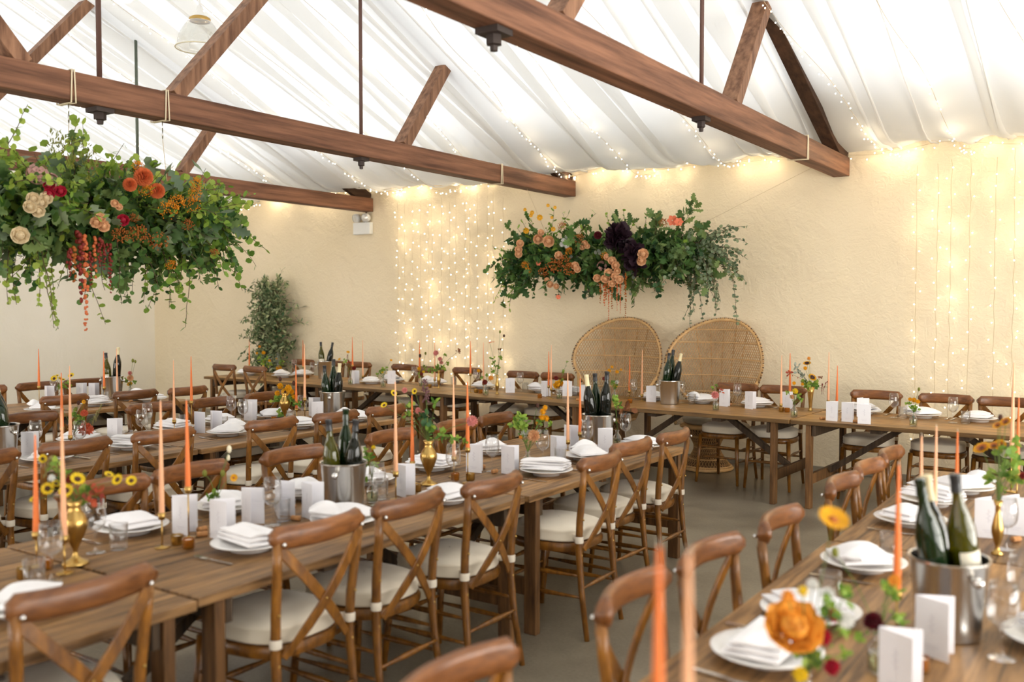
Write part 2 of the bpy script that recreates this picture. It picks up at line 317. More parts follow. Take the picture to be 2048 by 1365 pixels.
# ------------------------------------------------------------------ room
ROOM=(-14.12,4.2,-2.5,9.92)
X0,X1,Y0,Y1=ROOM
m=MB(); m.box(((X0+X1)/2,(Y0+Y1)/2,-0.05),(X1-X0+.4,Y1-Y0+.4,.1),M_FLOOR); struct(m.build('floor',smooth=False))
m=MB(); m.box(((X0+X1)/2,Y1+.1,1.86),(X1-X0+.4,.2,3.72),M_WALL); struct(m.build('wall_back',smooth=False))
# gable end wall on the left, up to the ridge
def gable(x,name,mat):
    m=MB(); vs=[];pr=[(Y0,0),(Y1,0),(Y1,3.42),(3.72,5.95),(Y0,3.42)]
    for xx in (x,x-.2 if x<0 else x+.2):
        for y,z in pr: vs.append((xx,y,z))
    m.add(vs,[(0,1,2,3,4),(9,8,7,6,5)]+[(i,(i+1)%5,5+(i+1)%5,5+i) for i in range(5)],mat); return struct(m.build(name,smooth=False))
gable(X0,'wall_left',M_WALL2); gable(X1,'wall_right',M_WALL2)
m=MB()
wx=[-11.2,-7.7,-4.2,-0.7]; xs=X0
for x in wx+[None]:
    e=x-.9 if x is not None else X1
    m.box(((xs+e)/2,Y0-.1,1.7),(e-xs,.2,3.4),M_WALL2)
    if x is not None:
        m.box((x,Y0-.1,.22),(1.8,.2,.44),M_WALL2); m.box((x,Y0-.1,3.03),(1.8,.2,.74),M_WALL2); xs=x+.9
struct(m.build('wall_front',smooth=False))
m=MB()
for k in range(7): m.box((4.14,3.6-3.6+1.2*k,1.45),(.05,.06,2.6),M_WHITEP)
for z in (.17,1.2,2.73): m.box((4.14,3.6,z),(.05,7.3,.06),M_WHITEP)
struct(m.build('side_light_bars_1',smooth=False))  # frame bars added in front of the side light, on a solid wall
for i,x in enumerate(wx):
    m=MB()
    for dx in (-.87,0,.87): m.box((x+dx,Y0-.1,1.55),(.06,.06,2.2),M_WHITEP)
    for z in (.48,1.2,1.9,2.62): m.box((x,Y0-.1,z),(1.8,.06,.05),M_WHITEP)
    struct(m.build('window_%d'%(i+1),smooth=False))
m=MB(); m.box(((X0+X1)/2,Y1-.012,.03),(X1-X0,.022,.055),pm('grey_skirting',(0.30,0.26,0.20),0.6)); struct(m.build('baseboard_back',smooth=False))
m=MB(); m.box((X0+.012,(Y0+Y1)/2,.03),(.022,Y1-Y0-.06,.055),M_WALL2); struct(m.build('baseboard_left',smooth=False))

# ------------------------------------------------------------------ ceiling drape (white voile hung in long folds from ridge to eaves)
RZ=5.74; RY=3.72
def fold(x):
    return (math.sin(x*9.1+1.3*math.sin(x*1.7))*.5+math.sin(x*17.3+2.1*math.sin(x*2.9)+1)*.28+math.sin(x*4.3+.7)*.42)
TRX=(.68,-2.6,-5.83,-9.12)
def bay(x):
    d=min(abs(x-t) for t in TRX+(-12.4,)); return min(d/1.6,1.0)
def under(y):   # underside of the rafters
    return 5.80-.4305*(abs(y-RY))
def drape_z(x,y):
    if y>=RY: u=(y-RY)/(Y1-.02-RY)
    else: u=(RY-y)/(RY-Y0-.02)
    u=min(max(u,0),1)
    ze=3.35+.012*(-x-2) if x<0 else 3.33
    e=max(0,(u-.84)/.16); e=e*e*(3-2*e)
    z=(under(y)-.10)*(1-e)+ze*e
    b=bay(x); z-=.13*math.sin(PI*u)*b**1.3*(0.7+.3*math.sin(x*.9))
    if y>=RY and -4.2<x<-1.4:   # lifted over the near rafter towards the wall
        z+=.25*math.exp(-((x+2.55)/.36)**2)*max(0,min(1,(u-.44)/.50))*(1-e)
    amp=.075*(.40+.60*u)*(.35+.65*b)
    sh=x+.45*u*math.sin(x*.8)+.10*math.sin(u*7+x*2)
    f=fold(sh); f=-abs(f)**0.7*(1 if f>0 else -0.5)
    z+=amp*f
    if u>.97: z-=.03*abs(math.sin(x*5.3))
    return z
NX=int((X1-X0)/.035)
def slope(name,ya,yb):
    m=MB(); n=34
    vs=[];fs=[]
    for i in range(NX+1):
        x=X0+.02+(X1-X0-.04)*i/NX
        for j in range(n+1):
            y=ya+(yb-ya)*j/n; vs.append((x,y,drape_z(x,y)))
    for i in range(NX):
        for j in range(n):
            a=i*(n+1)+j; fs.append((a,a+n+1,a+n+2,a+1))
    m.add(vs,fs,M_DRAPE)
    # gathered pleats: the voile lies double along many of its folds
    rg=random.Random(17); x=X0+.15
    while x<X1-.2:
        w=rg.choice((.04,.06,.10,.16,.24,.34)); u0=rg.choice((0,0,.1,.3)); dr=rg.uniform(-.15,.25); pv=[]
        for j in range(n+1):
            q=j/n; 
            if q<u0: continue
            y=ya+(yb-ya)*q; xc=x+dr*q*q; ww=w*(.35+.65*math.sin(PI*min(1,.25+q*.75)))*(.7+.3*math.sin(q*9+x))
            for e in (-1,0,1):
                xx=min(max(xc+e*ww/2,X0+.03),X1-.03); pv.append((xx,y,drape_z(xx,y)-(.012 if e else .03)))
        k=len(pv)//3
        m.add(pv,[(3*a+b,3*a+b+1,3*a+b+4,3*a+b+3) for a in range(k-1) for b in (0,1)],M_DRAPE)
        x+=rg.uniform(.12,.46)
    return m
o=slope('ceiling',RY,Y1-.03).build('ceiling'); struct(o)
o=slope('ceiling',RY,Y0+.03).build('ceiling'); struct(o)
# opaque roof panels added unseen above the drape, to darken it along both eaves
for s_,ye in ((1,Y1+.2),(-1,Y0-.2)):
    m=MB(); ya=RY+s_*4.95; za=under(ya)+.42; zb=under(ye)+.42; m.add([(X0-.2,ya,za),(X1+.2,ya,za),(X1+.2,ye,zb),(X0-.2,ye,zb),(X0-.2,ya,za+.06),(X1+.2,ya,za+.06),(X1+.2,ye,zb+.06),(X0-.2,ye,zb+.06)],[(0,1,2,3),(7,6,5,4),(0,4,5,1),(1,5,6,2),(2,6,7,3),(3,7,4,0)],M_WHITEP); struct(m.build('roof',smooth=False))

# ------------------------------------------------------------------ roof trusses
def truss(xc,lab,rodmat,rw=.07):
    t=empty('roof_truss',(xc,Y1,3.07)); L=lambda x,y,z:(x,y-Y1,z-3.07)
    T=.165
    m=MB(); y1=Y1-.01; y0=Y0+.02
    # tie beam, chamfered bottom corner and end grain
    m.box(L(0,(y0+y1)/2,3.165),(T,y1-y0,.19),M_BEAM); m.build('tie_beam',t,smooth=False,bevel=.008)
    for s in (1,-1):
        def yy(y): return RY+(y-RY)*s
        # rafter
        m=MB(); pts=[]
        a=(RY,5.80);b=(9.90,3.14)
        m.bar(L(0,yy(a[0]),a[1]+.09),L(0,yy(b[0]),b[1]+.10),rw,.19,M_DARKBEAM); m.build('rafter',t,smooth=False,bevel=.005)
        for (fy,top) in ((4.27,(5.72,4.93)),(6.78,(7.53,4.26))):
            m=MB(); m.bar(L(0,yy(fy),3.25),L(0,yy(top[0]),top[1]),.10,.135,M_STRUT,up=(1,0,0)); m.build('strut',t,smooth=False,bevel=.004)
        m=MB(); ry=6.23; m.tube([L(0,yy(ry),3.04),L(0,yy(ry),4.66)],.016,rodmat,8); m.build('tie_rod',t)
        m=MB(); m.box(L(0,yy(ry),3.055),(.10,.10,.03),M_IRON); m.lathe([(.03,0),(.03,-.045),(.018,-.05),(.016,-.075),(.001,-.076)],M_IRON,6,L(0,yy(ry),3.045)); m.build('bolt_plate',t,smooth=False)
    m=MB(); m.tube([L(0,3.70,3.02),L(0,3.70,5.7)],.018,rodmat,8); m.build('tie_rod',t)
    m=MB(); m.box(L(0,3.70,3.055),(.13,.13,.03),M_IRON); m.lathe([(.04,0),(.04,-.05),(.022,-.055),(.02,-.08),(.001,-.082)],M_IRON,6,L(0,3.70,3.045)); m.build('bolt_plate',t,smooth=False)
    tag(t,lab,'roof truss','timber roof trusses')
    return t
M_DARKBEAM=wood('dark_rafter',(0.03,0.015,0.009),(0.085,0.042,0.024),(9,1,9),2,0.7,0.2,0.1)
truss(-2.60,'nearest brown timber roof truss, cutting across the top right of the view',M_ROD,.13)
truss(-5.83,'middle brown timber roof truss, from which the left flower cloud hangs',M_ROD)
truss(-9.13,'farthest brown timber roof truss, seen behind the left flower cloud',M_RODG)

# rope loops round the beams
def rope_loop(x,y,lab,hook=True,swing=0):
    t=empty('rope_loop',(x,y,3.05))
    m=MB()
    for d in (-.008,.008):
        p=[(-.090,d,.01),(-.090,d,.217),(.090,d,.217),(.090,d*2,.005),(.03,d,.008),(-.07,d,.008)]
        m.tube(p,.0055,M_ROPE,6,closed=True)
    m.build('rope',t)
    if hook:
        m=MB(); m.tube([(.03,0,.005),(.03,0,-.06)],.004,M_CUT,6); m.tube([(.03,0,-.06),(.018,.01,-.09),(.03,0,-.115),(.042,-.01,-.09)],.004,M_CUT,6,closed=True); m.build('pulley_hook',t)
    return tag(t,lab,'rope','rope loops on the beams')
rope_loop(-5.83,3.46,'cream rope loop with metal hook, left of the two over the left flower cloud')
rope_loop(-5.83,4.16,'cream rope loop with metal hook, right of the two over the left flower cloud')
rope_loop(-5.83,8.32,'cream rope loop without hook near the wall end of the middle beam',False)
rope_loop(-2.60,8.45,'cream rope loop without hook near the wall end of the nearest beam',False)

# ------------------------------------------------------------------ pendant lamp
def pendant(x,y,zb):
    t=empty('pendant_lamp',(x,y,zb))
    prof=[(.200,0),(.200,.012),(.188,.022)]
    for i in range(15):
        u=i/14; r=.182*math.cos(u*1.18)**.75*(1)+.0; prof.append((max(r,.075)+(.0035 if i%2 else 0),.03+.20*u))
    m=MB(); m.lathe(prof,M_SHADE,48); m.build('lamp_shade',t)
    m=MB(); m.tube([(.2*math.cos(a*PI/20),.2*math.sin(a*PI/20),.004) for a in range(40)],.005,pm('shade_rim',(0.75,0.68,0.5),0.3),6,closed=True); m.build('shade_rim',t)
    m=MB(); m.lathe([(.085,.225),(.088,.235),(.088,.25),(.07,.262)],M_BRASS,24); m.build('brass_collar',t)
    m=MB(); m.lathe([(.07,.262),(.05,.285),(.028,.31),(.022,.35),(.010,.37),(.008,.40)],M_WHITEP,20); m.build('lamp_holder',t)
    m=MB(); m.tube([(0,0,.4),(0,0,drape_z(x,y)-zb-.01)],.005,M_WHITEP,6); m.build('cord',t)
    tag(t,'clear ribbed glass bell pendant lamp hanging behind the middle roof truss','pendant lamp')
pendant(-6.6,5.11,3.90)

# ------------------------------------------------------------------ emergency light
t=empty('emergency_light',(-9.22,Y1-.04,2.84)); m=MB(); m.box((0,-.0,0),(.32,.075,.17),M_WHITEP); m.build('housing',t,smooth=False,bevel=.008)
for s in (-1,1):
    m=MB(); m.lathe([(.001,-.04),(.045,-.035),(.062,-.01),(.062,.045),(.055,.055)],M_WHITEP,18,(s*.085,-.02,.15),ax=(s*.25,-1,-.15)); lh=m.build('lamp_head',t); m=MB(); m.lathe([(.055,.05),(.001,.062)],M_LENS,18,(s*.085,-.02,.15),ax=(s*.25,-1,-.15)); m.build('lens',lh)
m=MB(); m.tube([(.0,.02,.07),(.02,.02,.2),(.14,.03,.33)],.008,M_DARK,6); m.build('cable',t)
tag(t,'white twin-headed emergency light box fixed high on the cream wall','emergency light')

# ------------------------------------------------------------------ fairy lights
def bulb_mesh():
    m=MB(); m.ball((0,0,0),.0062,M_BULB,6,4); o=m.build('bulb'); me=o.data; bpy.data.objects.remove(o); return me
BULB=bulb_mesh()
def glow(loc,power,r=.012,parent=None):
    d=bpy.data.lights.new('bulb_glow','POINT'); d.energy=power; d.shadow_soft_size=r; d.color=(1,0.82,0.55); o=bpy.data.objects.new('bulb_glow',d); o.location=loc; COL.objects.link(o)
    if parent: o.parent=parent
def bulbs(t,pts,nglow,power,limit=100,off=(0,0,0)):
    ids=list(range(len(pts))); rnd.shuffle(ids); own=set(ids[:limit])
    rest=MB()
    for i,p in enumerate(pts):
        if i in own:
            b=bpy.data.objects.new('bulb',BULB); b.location=p; COL.objects.link(b); b.parent=t
        else: rest.ball(p,.0062,M_BULB,6,4)
    if rest.v:
        o=rest.build('bulb',t); o['kind']='stuff'
    for i in ids[:nglow]:
        p=pts[i]; glow((p[0]+off[0],p[1]+off[1],p[2]+off[2]),power,parent=t)
def curtain(xa,xb,n,lab,zt=3.17):
    t=empty('fairy_light_curtain',((xa+xb)/2,Y1-.02,0)); cx=(xa+xb)/2; pts=[]
    for k in range(n):
        x=xa+(xb-xa)*(k+.5)/n+rnd.uniform(-.03,.03); bot=rnd.uniform(.15,.5); m=MB(); path=[]; z=zt+rnd.uniform(-.06,.05); xx=x; zz=z
        while zz>bot:
            path.append((xx-cx+rnd.uniform(-.008,.008),rnd.uniform(-.012,0)-.012,zz))
            if zz<zt-.05:
                pts.append((xx-cx+rnd.uniform(-.045,.045),-.03+rnd.uniform(-.015,.01),zz+rnd.uniform(-.03,.03)))
            zz-=rnd.uniform(.09,.18)
        m.tube(path,.0022,M_WIRE,4,cap=False); m.build('wire',t)
    bulbs(t,pts,26,0.16,100,(0,-.06,0))
    return tag(t,lab,'fairy lights','fairy light curtains')
curtain(-8.62,-6.75,15,'fairy light curtain on the wall just left of the wall flower cloud')
curtain(-1.95,.9,17,'fairy light curtain on the wall at the far right')
def eave_string():
    t=empty('fairy_light_string',(-6,Y1-.1,3.3)); m=MB(); path=[];pts=[]; x=-12.6
    while x<1.6:
        z=3.31+.012*(-x-2)-.035*abs(math.sin(x*1.9))-.02*math.sin(x*5); y=Y1-.07-.03*math.sin(x*3)
        path.append((x+6,y-(Y1-.1),z-3.3)); 
        if rnd.random()<.8: pts.append((x+6+rnd.uniform(-.02,.02),y-(Y1-.1)+rnd.uniform(-.04,.02),z-3.3+rnd.uniform(-.05,.03)))
        x+=.075
    m.tube(path,.0022,M_WIRE,4,cap=False); m.build('wire',t); bulbs(t,pts,46,0.40,100,(0,-.04,-.02))
    tag(t,'string of fairy lights looped along the foot of the ceiling drape','fairy lights')
eave_string()
def drape_string(xe,xt,yt,i,lab):
    t=empty('fairy_light_string',(xe,Y1-.3,3.3)); m=MB(); path=[];pts=[]; n=90
    for k in range(n):
        u=k/(n-1); y=Y1-.12-(Y1-.12-yt)*u; x=xe+(xt-xe)*u+.10*math.sin(u*3+i)+.02*math.sin(u*23+i)
        z=drape_z(x,y)-.05-.03*math.sin(u*12+i)**2
        path.append((x-xe,y-Y1+.3,z-3.3))
        if rnd.random()< (.85 if u<.45 else .42): pts.append((x-xe+rnd.uniform(-.03,.03),y-Y1+.3+rnd.uniform(-.03,.03),z-3.3+rnd.uniform(-.04,-.005)))
    m.tube(path,.002,M_WIRE,4,cap=False); m.build('wire',t); bulbs(t,pts,8,.30,100,(0,0,-.03))
    tag(t,lab,'fairy lights','fairy light strings on the ceiling drape')
for i,(xe,xt,yt,lab) in enumerate((
 (-.55,-1.5,4.6,'fairy lights on drape, rightmost, at the right edge'),
 (-1.45,-2.1,4.6,'fairy lights on drape, second from right, above right light curtain'),
 (-2.15,-2.85,4.8,'fairy lights on drape just right of the nearest truss end'),
 (-3.55,-4.0,4.4,'fairy lights on drape just left of the nearest truss end'),
 (-4.55,-4.7,4.2,'fairy lights on drape above the peacock chairs'),
 (-5.55,-5.3,4.2,'fairy lights on drape just right of the middle truss end'),
 (-6.6,-6.5,4.4,'fairy lights on drape just left of the middle truss end'),
 (-7.5,-7.6,4.4,'fairy lights on drape above the left light curtain'),
 (-8.5,-8.5,4.4,'fairy lights on drape just right of the farthest truss end'),
 (-9.9,-9.6,4.6,'fairy lights on drape left of the farthest truss end'),
 (-11.2,-10.8,4.6,'fairy lights on drape, leftmost, behind left flower cloud'))):
    drape_string(xe,xt,yt,i,lab)

# ------------------------------------------------------------------ tables
TN=dict(A='far left table',B='second table from left',C='centre table',D='right foreground table',H='head table')
EDGE=dict(C=(-3.85,-2.62),B=(-6.55,-5.35),A=(-9.4,-8.2),D=(-1.07,.15))
TZ=.76
TT=TZ+.0012   # things stand just clear of the boards
def trestle(name,x,y,lx,ly,along,lab,tone=None):
    """x,y centre; along 'x' or 'y' = long axis"""
    t=empty(name,(x,y,0)); top=M_TOPY if along=='y' else M_TOPX
    m=MB(); m.box((0,0,TZ-.018),(lx,ly,.036),top); m.build('tabletop',t,smooth=False,bevel=.004)
    W,L=(lx,ly) if along=='y' else (ly,lx)
    def P(a,b,z): return (a,b,z) if along=='y' else (b,a,z)
    def D(a,b,c): return (a,b,c) if along=='y' else (b,a,c)
    for s in (-1,1):
        b=s*(L/2-(.10 if along=='y' else .15))
        for w in (-1,1):
            m=MB(); m.box(P(w*(W/2-.05),b,.362),D(.075,.045,.724),M_LEG); m.build('leg',t,smooth=False,bevel=.004)
        m=MB(); m.box(P(0,b,.25),D(W-.16,.035,.09),M_LEG); m.build('stretcher',t,smooth=False,bevel=.003)
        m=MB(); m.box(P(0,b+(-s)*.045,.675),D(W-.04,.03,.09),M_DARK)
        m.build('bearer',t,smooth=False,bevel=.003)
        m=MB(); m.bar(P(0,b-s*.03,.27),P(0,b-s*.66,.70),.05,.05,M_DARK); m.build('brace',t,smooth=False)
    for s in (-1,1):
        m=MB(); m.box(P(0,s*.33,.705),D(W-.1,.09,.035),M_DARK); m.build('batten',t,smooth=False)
    return tag(t,lab,'table','wooden trestle tables')
ORD=['first','second','third','fourth','fifth','sixth','seventh','eighth','ninth','tenth','eleventh','twelfth','thirteenth','fourteenth','fifteenth','sixteenth','seventeenth','eighteenth','nineteenth','twentieth','twenty-first','twenty-second','twenty-third','twenty-fourth']
for k,(a,b) in EDGE.items():
    segs=[(0.0,1.98),(2.0,4.02),(4.04,6.06)]
    if k in 'AB': segs=[(.1,2.08),(2.1,4.09),(4.11,6.16 if k=='B' else 6.22)]
    if k=='D': segs=[(.1,2.03),(2.05,3.98),(4.0,6.04)]
    for i,(ya,yb) in enumerate(segs):
        j=[.012,-.01,.006][i]
        trestle('trestle_table',(a+b)/2+j,(ya+yb)/2,b-a,yb-ya,'y','plank trestle table, %s from camera, row of the %s'%(ORD[i],TN[k]))
def hn(x): return 8.38-.043*(x+10.9)
hx=[-10.82,-8.68,-6.62,-4.55,-2.49,-.42,1.65]
for i in range(6):
    a,b=hx[i],hx[i+1]; cx=(a+b)/2
    t=trestle('trestle_table',cx,hn(cx)+.515,b-a-.012,1.03,'x','plank trestle table, %s from the left in the long head table row'%ORD[i])
    t.rotation_euler=(0,0,-.043)

# ------------------------------------------------------------------ cross-back chairs
def chair_proto():
    t=empty('cross_back_chair')
    kids=[]
    def post(s):
        return [(s*.205,-.285,0),(s*.192,-.245,.25),(s*.186,-.225,.47),(s*.190,-.232,.62),(s*.200,-.255,.80),(s*.206,-.262,.90)]
    for s in (-1,1):
        m=MB(); m.tube(post(s),[.014,.0165,.019,.019,.018,.016],M_CHAIR,10)
        m.ball((s*.186,-.243,.44),.006,M_BRASS,6,4); m.ball((s*.192,-.255,.63),.006,M_BRASS,6,4)
        kids.append(m.build('rear_leg',t))
        m=MB(); m.tube([(s*.215,.235,0),(s*.2,.215,.25),(s*.19,.195,.47)],[.013,.018,.02],M_CHAIR,10); kids.append(m.build('front_leg',t))
    # bent top rail with scrolled ends
    m=MB(); N=20; ring=[]
    prof=[(-.016,-.036),(-.021,-.02),(-.022,0),(-.021,.02),(-.014,.038),(0,.045),(.012,.038),(.014,.02),(.013,0),(.014,-.02),(.010,-.036),(-.002,-.043)]
    for i in range(N+1):
        u=i/N*2-1; x=u*.222; y=-.295+.055*abs(u)**1.9; zc=.912
        sc=1.0 if abs(u)<.9 else math.sqrt(max(.02,1-((abs(u)-.9)/.1)**2*.85))
        th=1+ .45*max(0,(abs(u)-.72)/.28)
        dx=Vector((.222,.055*1.9*abs(u)**.9*(1 if u>0 else -1),0)).normalized(); nx=Vector((dx.y,-dx.x,0))
        ring.append([Vector((x,y,zc))+nx*(-a)*th+Vector((0,0,b*sc)) for a,b in prof])
    vs=[p for r in ring for p in r]; k=len(prof); fs=[]
    for i in range(N):
        for j in range(k): fs.append((i*k+j,i*k+(j+1)%k,(i+1)*k+(j+1)%k,(i+1)*k+j))
    fs.append(tuple(range(k-1,-1,-1))); fs.append(tuple(N*k+j for j in range(k)))
    m.add(vs,fs,M_RAIL)
    tr=m.build('top_rail',t); kids.append(tr)
    for s in (-1,1):
        m=MB(); m.ball((s*.196,-.290,.895),.0085,M_CUT,8,5); q=m.build('screw_cap',tr); q['label']='bright round screw cap'
    for s in (-1,1):
        m=MB(); pts=[]
        for i in range(9):
            u=i/8; x=s*(.196-.36*u); z=.875-.41*u; y=-.270+.03*u-.035*math.sin(PI*u)-(.004 if s>0 else -.006)
            pts.append(Vector((x,y,z)))
        vs=[];d=(pts[-1]-pts[0]).normalized(); n=Vector((0,-1,0)); w=d.cross(n).normalized()
        for i,p in enumerate(pts):
            ww=.021 if i<7 else .016
            for a,b in ((-1,-1),(1,-1),(1,1),(-1,1)): vs.append(p+w*a*ww+n*b*.005)
        fs=[]
        for i in range(8):
            for j in range(4): fs.append((i*4+j,i*4+(j+1)%4,i*4+4+(j+1)%4,i*4+4+j))
        fs+= [(3,2,1,0),(32,33,34,35)]
        m.add(vs,fs,M_CHAIR)
        if s>0: m.ball((0,-.296,.655),.006,M_BRASS,6,4)
        kids.append(m.build('cross_slat',t,smooth=False,bevel=.003))
    def outline(k,fr=.225,rr=.2,fy=.235,ry=-.225):
        pts=[]
        for i in range(28):
            a=2*PI*i/28; c,s_=math.cos(a),math.sin(a)
            e=.62; x=math.copysign(abs(c)**e,c); y=math.copysign(abs(s_)**e,s_)
            w=fr if y>0 else rr+(fr-rr)*(1+y)
            pts.append((x*w*k,(y*fy if y>0 else -y*ry)*k))
        return pts
    m=MB(); z0,z1=.445,.49; o1=outline(1); n=28
    vs=[(x*.97,y*.97,z0) for x,y in o1]+[(x,y,z0+.015) for x,y in o1]+[(x,y,z1-.01) for x,y in o1]+[(x*.97,y*.97,z1) for x,y in o1]
    fs=[(r*n+i,r*n+(i+1)%n,(r+1)*n+(i+1)%n,(r+1)*n+i) for r in range(3) for i in range(n)]+[tuple(range(n-1,-1,-1)),tuple(3*n+i for i in range(n))]
    m.add(vs,fs,M_CHAIR); kids.append(m.build('seat',t,sharp=True))
    m=MB(); lv=[(.90,.492),(.985,.498),(1.0,.505),(.985,.512),(1.0,.53),(.985,.545),(1.0,.552),(.97,.562),(.8,.576),(.5,.582),(.02,.584)]
    vs=[];
    for k,z in lv:
        for x,y in outline(k*.965): vs.append((x,y,z))
    fs=[(r*n+i,r*n+(i+1)%n,(r+1)*n+(i+1)%n,(r+1)*n+i) for r in range(len(lv)-1) for i in range(n)]+[tuple(range(n-1,-1,-1))]
    m.add(vs,fs,M_CUSH); c=m.build('cushion',t); c['label']='cream seat cushion'; kids.append(c)
    for s in (-1,1):
        m=MB(); m.lathe([(.0225,.505),(.0235,.51),(.0235,.535),(.0225,.54)],M_STRAP,12,(s*.187,-.2275,0)); m.bar((s*.18,-.21,.522),(s*.15,-.17,.522),.006,.03,M_STRAP); q=m.build('cushion_strap',c); q['label']='cream cushion strap'
    def turned(a,b):
        m=MB(); a,b=Vector(a),Vector(b); pts=[a.lerp(b,u) for u in (0,.1,.3,.42,.5,.58,.7,.9,1)]; m.tube(pts,[.007,.008,.011,.0135,.014,.0135,.011,.008,.007],M_CHAIR,8); kids.append(m.build('stretcher',t))
    turned((-.20,.215,.26),(.20,.215,.26)); turned((-.195,.21,.36),(.195,.21,.36))
    for s in (-1,1):
        turned((s*.197,-.25,.22),(s*.203,.22,.22)); turned((s*.19,-.24,.33),(s*.197,.215,.33))
    turned((-.19,-.252,.27),(.19,-.252,.27))
    return t
CH=chair_proto(); first=[True]
CHAIRS=[('C','near',-2.805,1.55,1.571),('C','near',-2.805,2.485,1.571),('C','near',-2.805,3.0,1.571),('C','near',-2.75,3.54,1.571),('C','near',-2.655,4.4,1.571),('C','near',-2.745,4.97,1.571),('C','near',-2.72,5.5,1.571),('C','far',-3.665,2.478,-1.571),('C','far',-3.69,2.973,-1.571),('C','far',-3.665,3.625,-1.571),('C','far',-3.7,4.485,-1.571),('C','far',-3.665,5.107,-1.571),('C','far',-3.665,5.603,-1.571),('B','near',-5.49,3.125,1.571),('B','near',-5.455,3.715,1.571),('B','near',-5.325,4.5,1.571),('B','near',-5.255,5.06,1.571),('B','near',-5.245,5.61,1.571),('B','far',-6.58,3.74,-1.571),('B','far',-6.43,4.66,-1.571),('B','far',-6.365,5.205,-1.571),('B','far',-6.385,5.8,-1.571),('A','near',-8.18,4.635,1.571),('A','near',-8.08,5.29,1.571),('A','near',-7.985,5.785,1.571),('A','far',-9.215,5.265,-1.571),('A','far',-9.215,5.76,-1.571),('H','near',-10.26,8.522,0),('H','near',-9.605,8.494,0),('H','far',-10.2,9.39,3.142),('H','far',-9.6,9.39,3.142),('H','far',-9.09,9.39,3.142),('H','far',-8.21,9.345,3.142),('H','far',-7.628,9.165,3.142),('H','far',-7.133,9.29,3.142),('H','far',-6.18,9.13,3.142),('H','far',-5.645,9.14,3.142),('H','far',-3.422,8.902,3.142),('H','far',-2.928,8.878,3.142),('H','far',-2.04,8.844,3.142),('H','far',-1.452,8.818,3.142),('H','far',-0.957,8.798,3.142),('D','far',-1.0,1.625,-1.571),('D','far',-0.95,2.43,-1.571),('D','far',-0.93,2.945,-1.571),('D','far',-0.885,3.545,-1.571),('D','far',-0.885,4.435,-1.571),('D','far',-0.885,4.93,-1.571),('D','far',-0.885,5.45,-1.571)]
